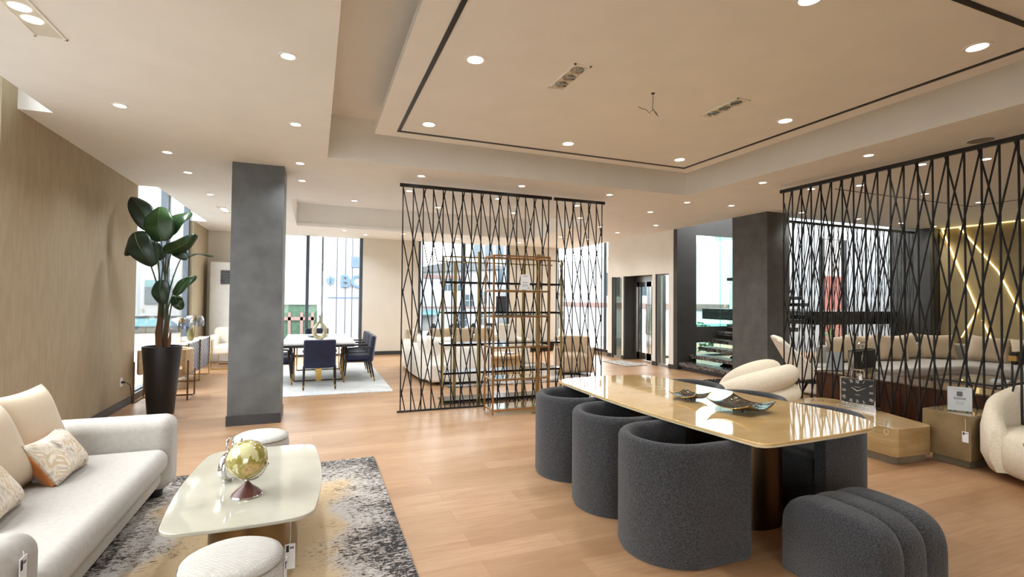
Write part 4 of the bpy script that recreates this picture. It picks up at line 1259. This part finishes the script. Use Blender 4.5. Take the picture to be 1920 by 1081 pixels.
def bag_clock(label, x, y, z, rz, w_, h, d, back):
    t = thing('mantel_clock', label, 'clock', (x, y, z), rz, 'briefcase shaped clocks')
    MB().box(-w_ / 2 - .02, w_ / 2 + .02, -d / 2 - .05, d / 2 + .05, 0, .016).box(-w_ / 2 - .012, w_ / 2 + .012, -d / 2 - .034, d / 2 + .034, .016, .03).box(-w_ / 2 - .004, w_ / 2 + .004, -d / 2 - .017, d / 2 + .017, .03, .042).build('stepped_base', M['chrome'], t, bevel=.002)
    b = .042
    MB().box(-w_ / 2 + .008, w_ / 2 - .008, -d / 2 + .004, d / 2, b, b + h).build('case', M['black'], t)
    fr = MB()
    for x0, x1, z0, z1 in ((-w_ / 2, -w_ / 2 + .015, b, b + h), (w_ / 2 - .015, w_ / 2, b, b + h), (-w_ / 2, w_ / 2, b, b + .015), (-w_ / 2, w_ / 2, b + h - .015, b + h)):
        fr.box(x0, x1, -d / 2 - .008, d / 2 + .003, z0, z1)
    fr.build('bezel', M['chrome'], t, bevel=.002)
    hz = b + h
    MB().tube([(-w_ * .17, 0, hz), (-w_ * .17, 0, hz + .075), (-w_ * .14, 0, hz + .092), (w_ * .14, 0, hz + .092), (w_ * .17, 0, hz + .075), (w_ * .17, 0, hz)], .0085, 8).build('handle', M['chrome'], t, smooth=True)
    MB().lathe([(.008, hz), (.008, hz + .02), (.018, hz + .024), (.018, hz + .034), (.006, hz + .04), (.02, hz + .052), (.02, hz + .058)], 14).build('winding_crown', M['chrome'], t, smooth=True)
    if not back:
        face = MB().box(-w_ / 2 + .014, w_ / 2 - .014, -d / 2 - .002, -d / 2 + .004, b + .014, b + h - .014).build('dial', M['clockface'], t)
        NUM = ['XII', 'I', 'II', 'III', 'IIII', 'V', 'VI', 'VII', 'VIII', 'IX', 'X', 'XI']
        cx, cz, fw, fh = 0, b + h / 2, w_ / 2 - .045, h / 2 - .042
        for i, s_ in enumerate(NUM):
            a = R(90 - 30 * i)
            ca, sa = math.cos(a), math.sin(a)
            q = min(fw / max(abs(ca), 1e-6), fh / max(abs(sa), 1e-6))
            text('numeral', s_, .042, M['silvertext'], t, (ca * q, -d / 2 - .004, cz + sa * q), (R(90), R(30 * i) if i not in (4, 5, 6, 7, 8) else R(30 * i), 0), .0012, (.72, 1.15, 1), .0012)
        MB().tube([(0, -d / 2 - .006, cz + .004), (-.062, -d / 2 - .006, cz + .04)], [.006, .002], 4).build('hand', M['silvertext'], t)
        MB().tube([(0, -d / 2 - .006, cz + .004), (.085, -d / 2 - .006, cz + .05)], [.005, .0015], 4).build('hand', M['silvertext'], t)
        MB().box(-.022, .022, -d / 2 - .004, -d / 2 - .002, cz - .042, cz - .036).box(-.028, .028, -d / 2 - .004, -d / 2 - .002, cz + .045, cz + .05).build('printed_text', M['silvertext'], t)
    return t
bag_clock('briefcase shaped clock with Roman numerals on the low stone table', 5.80, 3.885, .35, R(-78), .36, .30, .05, False)
price_tag('beige price tag tied to the numeral clock handle', (5.766, 3.84, .79), R(-78), .07, .03, .045, 0)

# boucle swivel chair cut by the frame
t = thing('boucle_armchair', 'white boucle swivel chair beside the marble cube, cut by the picture edge', 'chair', (6.02, 2.16, 0))
MB().lathe([(.5, .07), (.545, .12), (.56, .25), (.55, .38), (.5, .43), (0, .45)], 48).build('seat', M['boucle_w'], t, smooth=True, angle=80)
rings = []
for i in range(41):
    q = i / 40
    a = R(140 - 190 * q)
    zt = .30 + .50 * math.sin(PI * (.06 + .88 * q)) ** .7
    rO, rI = .64, .47
    c, s_ = math.cos(a), math.sin(a)
    sec = [(rI, .08), (rO - .05, .08), (rO, .2), (rO + .0, zt * .7), (rO - .03, zt - .04), (rO - .085, zt), (rI + .02, zt - .05), (rI, zt * .7)]
    rings.append([(r_ * c, r_ * s_, z) for r_, z in sec])
MB().loft(rings).build('backrest', M['boucle_w'], t, smooth=True, angle=75)
MB().lathe([(.36, 0), (.36, .07)], 36).build('swivel_base', M['steel'], t, smooth=True)
price_tag('grey price tag on the front of the boucle swivel chair', (5.47, 2.30, .42), R(-80), .1, .04, .01)

# ------------------------------------------------------------------ console and objects behind the screen
t = thing('wood_console', 'long dark walnut console behind the angled string screen', 'cabinet', (6.75, 3.6, 0))
MB().box(-.2, .25, -1.35, 1.37, .0, .585).build('body', M['walnut'], t)
for k in range(5):
    MB().box(-.212, -.2, -1.34 + k * .542, -1.34 + k * .542 + .535, .03, .575).build('door', M['walnut'], t)
MB().box(-.225, .27, -1.37, 1.39, .585, .605).build('cabinet_top', M['consoletop'], t, bevel=.003)
bag_clock('black back of a briefcase shaped clock on the walnut console', 6.95, 4.6, .605, R(190), .60, .27, .07, True)
price_tag('white price tag hanging down the back of the console clock', (6.80, 4.50, .90), R(0), .1, .035, .05)
sign('pale acrylic notice stand at the walnut console end', 6.72, 4.83, .605, R(-40), .2, .26, False)

t = thing('curved_sofa', 'beige curved corner sofa behind the walnut console', 'sofa', (10.3, 5.6, 0))
def extr(poly, z0, z1, nm, m, bev):
    MB().prism([(x - 10.3, y - 5.6) for x, y in poly], z0, z1).build(nm, M[m], t, bevel=bev, seg=4)
def arcpts(cx, cy, r, a0, a1, n=10):
    return [(cx + r * math.cos(R(a0 + (a1 - a0) * k / n)), cy + r * math.sin(R(a0 + (a1 - a0) * k / n))) for k in range(n + 1)]
outer = [(8.3, 6.55)] + arcpts(11.3, 5.65, .9, 90, 0) + [(12.2, 3.0)]
inner = [(11.15, 3.0)] + arcpts(10.95 - .0, 5.2, .2, 0, 90, 5) + [(8.3, 5.62)]
extr(outer + inner, .05, .27, 'base', 'cream', .03)
extr([(x * .995 + .05, y * .998) for x, y in outer] + [(x - .03, y - .03) for x, y in inner], .26, .44, 'seat', 'cream', .06)
bo = [(8.9, 6.78)] + arcpts(11.3, 5.65, 1.13, 90, 0) + [(12.43, 3.0)]
bi = [(12.2, 3.0)] + arcpts(11.3, 5.65, .9, 0, 90) + [(8.9, 6.55)]
extr(bo + bi, .05, .74, 'backrest', 'cream', .06)
for k, (x, y, yaw, lb) in enumerate(((9.25, 6.42, 0, 'beige cushion on the curved sofa, first from the open chaise end'), (9.9, 6.40, 8, 'beige cushion on the curved sofa, second from the chaise end'),
        (10.45, 6.30, -10, 'beige cushion tilted forward on the curved sofa before the dark pilaster'), (11.05, 6.4, -6, 'beige cushion at the bend of the curved sofa, before the pilaster'),
        (11.7, 6.22, -35, 'beige cushion in the curved sofa corner below the glowing chevron'), (12.0, 5.6, -70, 'beige cushion just past the curved sofa corner'),
        (12.02, 4.95, -90, 'pale cushion on the curved sofa side under the suede wall'), (12.02, 4.25, -90, 'pale cushion on the curved sofa side, cut by the picture edge'))):
    pillow('sofa_cushion', lb, .66, .52, .22, M['creamsoft'], (x, y, .43), yaw, 16, 'cushions on the curved sofa', roll=(k % 3 - 1) * 5)

t = thing('wing_chair', 'white wing lounge chair with dark frame behind the angled screen', 'chair', (7.2, 5.66, 0), R(-40))
# faces +X, leaning back
MB().loft([[(-.46 + q * .3, y, 1.0 - q * .5), (-.38 + q * .3, y, 1.02 - q * .5), (w_, y, .44), (-.1, y, .34)] for y, w_, q in ((-.31, .24, .12), (-.25, .16, 0), (-.1, .02, 0), (.1, .02, 0), (.25, .16, 0), (.31, .24, .12))]).build('backrest', M['whiteup'], t, bevel=.03, seg=3)
MB().box(-.1, .5, -.3, .3, .36, .47).build('seat', M['whiteup'], t, bevel=.05, seg=4)
MB().box(-.14, .52, -.33, .33, .32, .355).build('seat_frame', M['darkwood'], t, bevel=.01)
for sx, sy in ((-1, -1), (-1, 1), (1, -1), (1, 1)):
    MB().tube([(.19 + sx * .38, sy * .33, 0), (.19 + sx * .2, sy * .22, .33)], [.012, .02], 8).build('leg', M['blackmetal'], t, smooth=True)
t = thing('fabric_ottoman', 'pale fabric ottoman half hidden by the wing chair', 'ottoman', (8.0, 6.0, 0))
MB().lathe([(.3, .03), (.33, .06), (.33, .36), (.29, .4), (0, .41)], 32).build('seat', M['whiteup'], t, smooth=True)
MB().lathe([(.25, 0), (.25, .03)], 24).build('plinth', M['black'], t)

t = thing('frame_armchair', 'black framed chair with gold leg caps by the picture edge', 'chair', (10.3, 4.05, 0))
MB().box(-.3, .3, .25, .33, .62, .82).build('backrest', M['black'], t, bevel=.02)
MB().box(-.32, .32, -.34, .3, .36, .385).build('seat_frame', M['blackmetal'], t)
for sx in (-1, 1):
    for sy in (-1, 1):
        l = MB().tube([(sx * .31, sy * .3, .0), (sx * .31, sy * .3, .62 if sy > 0 else .38)], .014, 6).build('leg', M['blackmetal'], t)
        MB().tube([(sx * .31, sy * .3, .0), (sx * .31, sy * .3, .12)], .018, 8).build('leg_cap', M['brass'], l)
    MB().box(sx * .31 - .02, sx * .31 + .02, .24, .34, .68, .76).build('bracket', M['brass'], t)
t = thing('glass_coffee_table', 'black framed glass low table in front of the curved sofa', 'table', (9.6, 4.55, 0))
MB().box(-.5, .5, -.4, .4, .385, .397).build('tabletop', M['shelfglass'], t)
for s in (-1, 1):
    MB().bar((-.5, s * .4, .375), (.5, s * .4, .375), .02).bar((s * .5, -.4, .375), (s * .5, .4, .375), .02).build('rail', M['blackmetal'], t)
    for sx in (-1, 1):
        MB().bar((sx * .5, s * .4, 0), (sx * .5, s * .4, .385), .02).build('leg', M['blackmetal'], t)
MB().box(-.5, .5, -.4, .4, .06, .08).build('lower_shelf', M['consoletop'], t)
t = thing('magazine_stack', 'white magazine lying on the glass low table', 'magazine', (9.55, 4.3, .397), .3)
MB().box(-.14, .14, -.1, .1, 0, .012).build('page_block', M['paper'], t)
MB().box(-.141, .141, -.101, .101, .012, .015).build('front_cover', M['frost'], t)

# ------------------------------------------------------------------ outside
def building(label, loc, rz=0):
    return thing('street_building', label, 'building', loc, rz, 'buildings across the street')
t = building('white panelled showroom across the street with pale blue lettering', (.3, 24.5, -.3))
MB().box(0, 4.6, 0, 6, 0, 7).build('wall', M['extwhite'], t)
for x in (.02, .62, 1.0, 1.3, 1.62):
    MB().box(x - .012, x + .012, -.02, 0, 0, 7).build('panel_seam', M['seam'], t)
MB().box(0.2, 3.5, -.03, 0, 1.86, 1.9).build('sill_line', M['extblue'], t)
sg = thing('bank_sign', 'pale blue three letter sign with clover emblem on the white showroom', 'sign', (.3, 24.45, -.3))
for k, ch in enumerate('BCA'):
    text('letter', ch, .80, M['extblue'], sg, (.98 + k * .52, -.04, 2.62), (R(90), 0, 0), .02, (1.05, 1, 1), .012)
e = MB()
for k in range(5):
    a = R(90 + 72 * k)
    e.lathe([(.075, -.02), (.075, .02)], 16, (.125 * math.cos(a), .11 * math.sin(a)))
e.box(-.02, .02, -.26, 0, -.02, .02)
e.build('emblem', M['extblue'], sg, loc=(.33, -.05, 2.68), rot=(R(90), 0, 0))
MB().box(1.25, 2.05, -.05, 0, 3.3, 3.8).build('banner', M['extdblue'], t)
t = building('low shop across the street with pink frames and green glass', (-3.4, 24.2, -.3))
MB().box(0, 3.5, 0, 5, 1.55, 6).build('wall', M['extwhite'], t)
MB().box(0, 3.5, .1, .2, 0, 1.55).build('shop_window', M['extgreen'], t)
pf = MB()
for x in (1.85, 2.35, 2.85, 3.3):
    pf.box(x - .06, x + .06, 0, .1, 0, 1.2)
pf.box(1.5, 3.4, 0, .1, .85, 1.0)
pf.build('pink_frame', M['extpink'], t)
t = building('white gabled house with red eave line and teal awning across the street', (5.3, 30, -.6))
MB().box(0, 5.6, 0, 6, 0, 4.0).build('wall', M['extwhite'], t)
MB().loft([[(-.2, y, 3.9), (2.8, y, 4.55), (5.8, y, 4.3), (5.8, y, 4.1), (-.2, y, 3.7)] for y in (-.2, 6)]).build('roof', M['extdark'], t)
MB().box(0, 3.2, -.06, 0, 3.42, 3.6).build('eave_line', M['extpink'], t)
MB().box(0, 5.6, -.05, 0, 1.62, 1.7).build('eave_line', M['extpink'], t)
MB().loft([[(x, 0, 1.5), (x, -.8, 1.25), (x, -.8, 1.2), (x, 0, 1.4)] for x in (0, 1.6)]).build('awning', M['teal'], t)
for x, z in ((2.0, 2.7), (2.6, 2.7), (3.4, 1.7), (4.3, 1.9), (3.0, .5), (4.3, .6)):
    w_ = MB().box(x, x + .5, -.04, .02, z, z + .75).build('window', M['extwin'], t)
    MB().box(x + .23, x + .27, -.06, -.04, z, z + .75).box(x, x + .5, -.06, -.04, z + .36, z + .4).build('window_bar', M['extwhite'], w_)
t = building('tall pale block with blue grey windows behind the gabled house', (11.0, 37, -.6))
MB().box(0, 3.6, 0, 6, 0, 9).build('wall', M['extwhite'], t)
for x in (.4, 1.3, 2.2):
    for z in (1.2, 3.4, 5.4):
        MB().box(x, x + .6, -.05, .02, z, z + 1.2).build('window', M['extwin'], t)
t = building('long cream terrace with pink bands and gridded windows beyond the entrance', (14.2, 30, -.8))
MB().box(0, 12, 0, 6, 0, 4.4).build('wall', M['extcream'], t)
for z in (1.45, 2.75, 3.7):
    MB().box(0, 12, -.08, 0, z, z + .1).build('band', M['extpink'], t)
for x in (1.3, 2.3, 3.4, 5.0, 6.4, 8, 9.5):
    for z in (.25, 2.9):
        w_ = MB().box(x, x + .7, -.05, .02, z, z + .85).build('window', M['extwin'], t)
        MB().box(x + .33, x + .37, -.07, -.05, z, z + .85).box(x, x + .7, -.07, -.05, z + .4, z + .44).build('window_bar', M['extwhite'], w_)
for x, m in ((2.3, 'extred'), (3.1, 'extdark'), (4.0, 'extdark')):
    MB().loft([[(x, y, 2.0), (x + .7, y, 2.0), (x + .7, y, 2.35), (x + .35, y, 2.55), (x, y, 2.35)] for y in (-.12, 0)]).build('hoarding', M[m], t)
t = building('white apartment house with curtained window and teal shopfront', (-10.5, 31, -.8), 0)
MB().box(-4, 5.5, 0, 6, 0, 10).build('wall', M['extwhite'], t)
for x in (-2.4, .6, 2.3, 4):
    w_ = MB().box(x, x + 1.2, -.06, .02, 1.95, 3.2).build('window', M['extwin'], t)
    MB().box(x, x + 1.2, -.07, -.05, 2.85, 3.2).build('window_head', M['teal'], w_)
MB().box(-4, 5.5, -.3, 0, 1.35, 1.5).build('balcony_ledge', M['extwhite'], t)
for x in (.2, .7, 1.2, 2.2):
    MB().box(x, x + .12, -.28, -.14, 1.5, 1.72).build('rail_post', M['extcream'], t)
MB().loft([[(x, 0, 1.3), (x, -1.2, .9), (x, -1.2, .85), (x, 0, 1.2)] for x in (-1, 4)]).build('awning', M['teal'], t)
MB().box(-1, 4, -.05, 0, 0, .85).build('shop_window', M['extwin'], t)
t = building('white house with long facade outside the side window', (-16, 2, -.8), 0)
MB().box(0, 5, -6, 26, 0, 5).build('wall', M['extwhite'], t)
for y in (-3, 1, 5, 9, 13, 17, 21):
    MB().box(4.98, 5.06, y, y + 1.6, 2.2, 3.6).build('window', M['extwin'], t)
t = building('red brick building seen through the lightwell window', (19.5, 16.5, -.8))
MB().box(0, 5, 0, 4, 0, 3.6).build('wall', M['extred'], t)
MB().box(0, 5, .1, 4, 3.6, 7).build('upper_wall', M['extcream'], t)
MB().box(.6, 1.6, .02, .12, 4.3, 5.6).build('window', M['extwin'], t)
t = building('cream shop row beyond the glass entrance doors', (14, 13, -.8))
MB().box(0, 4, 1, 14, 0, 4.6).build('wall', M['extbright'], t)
for y in (5, 8):
    MB().box(-.04, .02, y, y + 1.2, 2.6, 3.8).build('window', M['extwin'], t)
MB().box(-.06, 0, 1, 14, 2.0, 2.25).build('band', M['extpink'], t)
t = thing('street_banner', 'blue banner on a pole outside beyond the narrow window', 'banner', (10.3, 13.1, -.3))
MB().box(0, .06, 0, .5, 1.8, 2.55).build('flag', M['extdblue'], t)
MB().tube([(.03, -.02, 0), (.03, -.02, 2.7)], .025, 8).build('pole', M['steel'], t)
def bush(label, x, y, z, r):
    b = MB()
    rnd = random.Random(int(x * 100))
    for k in range(220):
        a, e_ = rnd.uniform(0, 2 * PI), math.asin(rnd.uniform(-.5, 1))
        q = r * rnd.uniform(.6, 1)
        c = Vector((q * math.cos(a) * math.cos(e_), q * math.sin(a) * math.cos(e_), r * .8 + q * math.sin(e_)))
        u = Vector((rnd.uniform(-1, 1), rnd.uniform(-1, 1), rnd.uniform(-1, 1))).normalized() * .09
        v = u.orthogonal().normalized() * .05
        b.add([c - u, c + v, c + u, c - v], [(0, 1, 2, 3)])
    t = thing('street_bush', label, 'bush', (x, y, z), 0, 'greenery outside')
    b.build('foliage', M['bush'], t)
    MB().tube([(0, 0, 0), (0, 0, r)], .04, 6).build('stem', M['bark'], t)
bush('green bush outside beyond the glass entrance', 11.2, 12.6, -.3, .7)
bush('green bush in the lightwell below the stair landing', 16.6, 12.6, -.3, .8)
bush('green bush outside the side window behind the planter', -5.5, 15.5, -.3, .6)

# shop lettering standing outside the back window, seen from behind
sg = thing('ledge_lettering', 'grey sign letters outside the back window, read from behind', 'sign', (4.0, 14.75, .32))
for k, ch in enumerate('TARAR'):
    text('letter', ch, .62, M['seam'], sg, (1.15 - k * .62, 0, .25), (R(90), 0, R(180)), .03, (1.1, 1, 1), .012)
MB().bar((-1.9, 0, .0), (1.9, 0, .0), .03).build('rail', M['seam'], sg)

# ------------------------------------------------------------------ world, camera, render settings
wd = bpy.data.worlds.new('overcast_sky')
SC.world = wd
wd.use_nodes = True
nt = wd.node_tree
bg = nt.nodes['Background']
tc = nt.nodes.new('ShaderNodeTexCoord')
sp = nt.nodes.new('ShaderNodeSeparateXYZ')
nt.links.new(tc.outputs['Generated'], sp.inputs[0])
c = ramp(nt, sp.outputs[2], [(0, (.93, .95, .97)), (.5, (.98, .99, 1.0))])
nt.links.new(c, bg.inputs[0])
bg.inputs[1].default_value = 10

F, CY = 936.8, 540.5
yaw, pit, roll = R(21.486), R(1.295), R(.517)
fw = Vector((math.sin(yaw) * math.cos(pit), math.cos(yaw) * math.cos(pit), math.sin(pit)))
rt = Vector((math.cos(yaw), -math.sin(yaw), 0))
up = rt.cross(fw)
r2 = rt * math.cos(roll) + up * math.sin(roll)
u2 = up * math.cos(roll) - rt * math.sin(roll)
cd = bpy.data.cameras.new('camera')
co = bpy.data.objects.new('camera', cd)
COL.objects.link(co)
mt = Matrix((r2, u2, -fw)).transposed().to_4x4()
mt.translation = (0, 0, 1.55)
co.matrix_world = mt
cd.sensor_width = 36
cd.lens = F / 1920 * 36
cd.clip_end = 300
SC.camera = co
SC.view_settings.view_transform = 'Standard'
SC.view_settings.look = 'None'
SC.view_settings.gamma = 1
SC.view_settings.use_curve_mapping = False
SC.view_settings.exposure = 0.05
SC.cycles.use_denoising = True
SC.cycles.max_bounces = 8
SC.cycles.diffuse_bounces = 4
SC.cycles.glossy_bounces = 4
SC.cycles.transparent_max_bounces = 12
SC.cycles.transmission_bounces = 6
SC.cycles.sample_clamp_indirect = 8
SC.cycles.caustics_reflective = False
SC.cycles.caustics_refractive = False
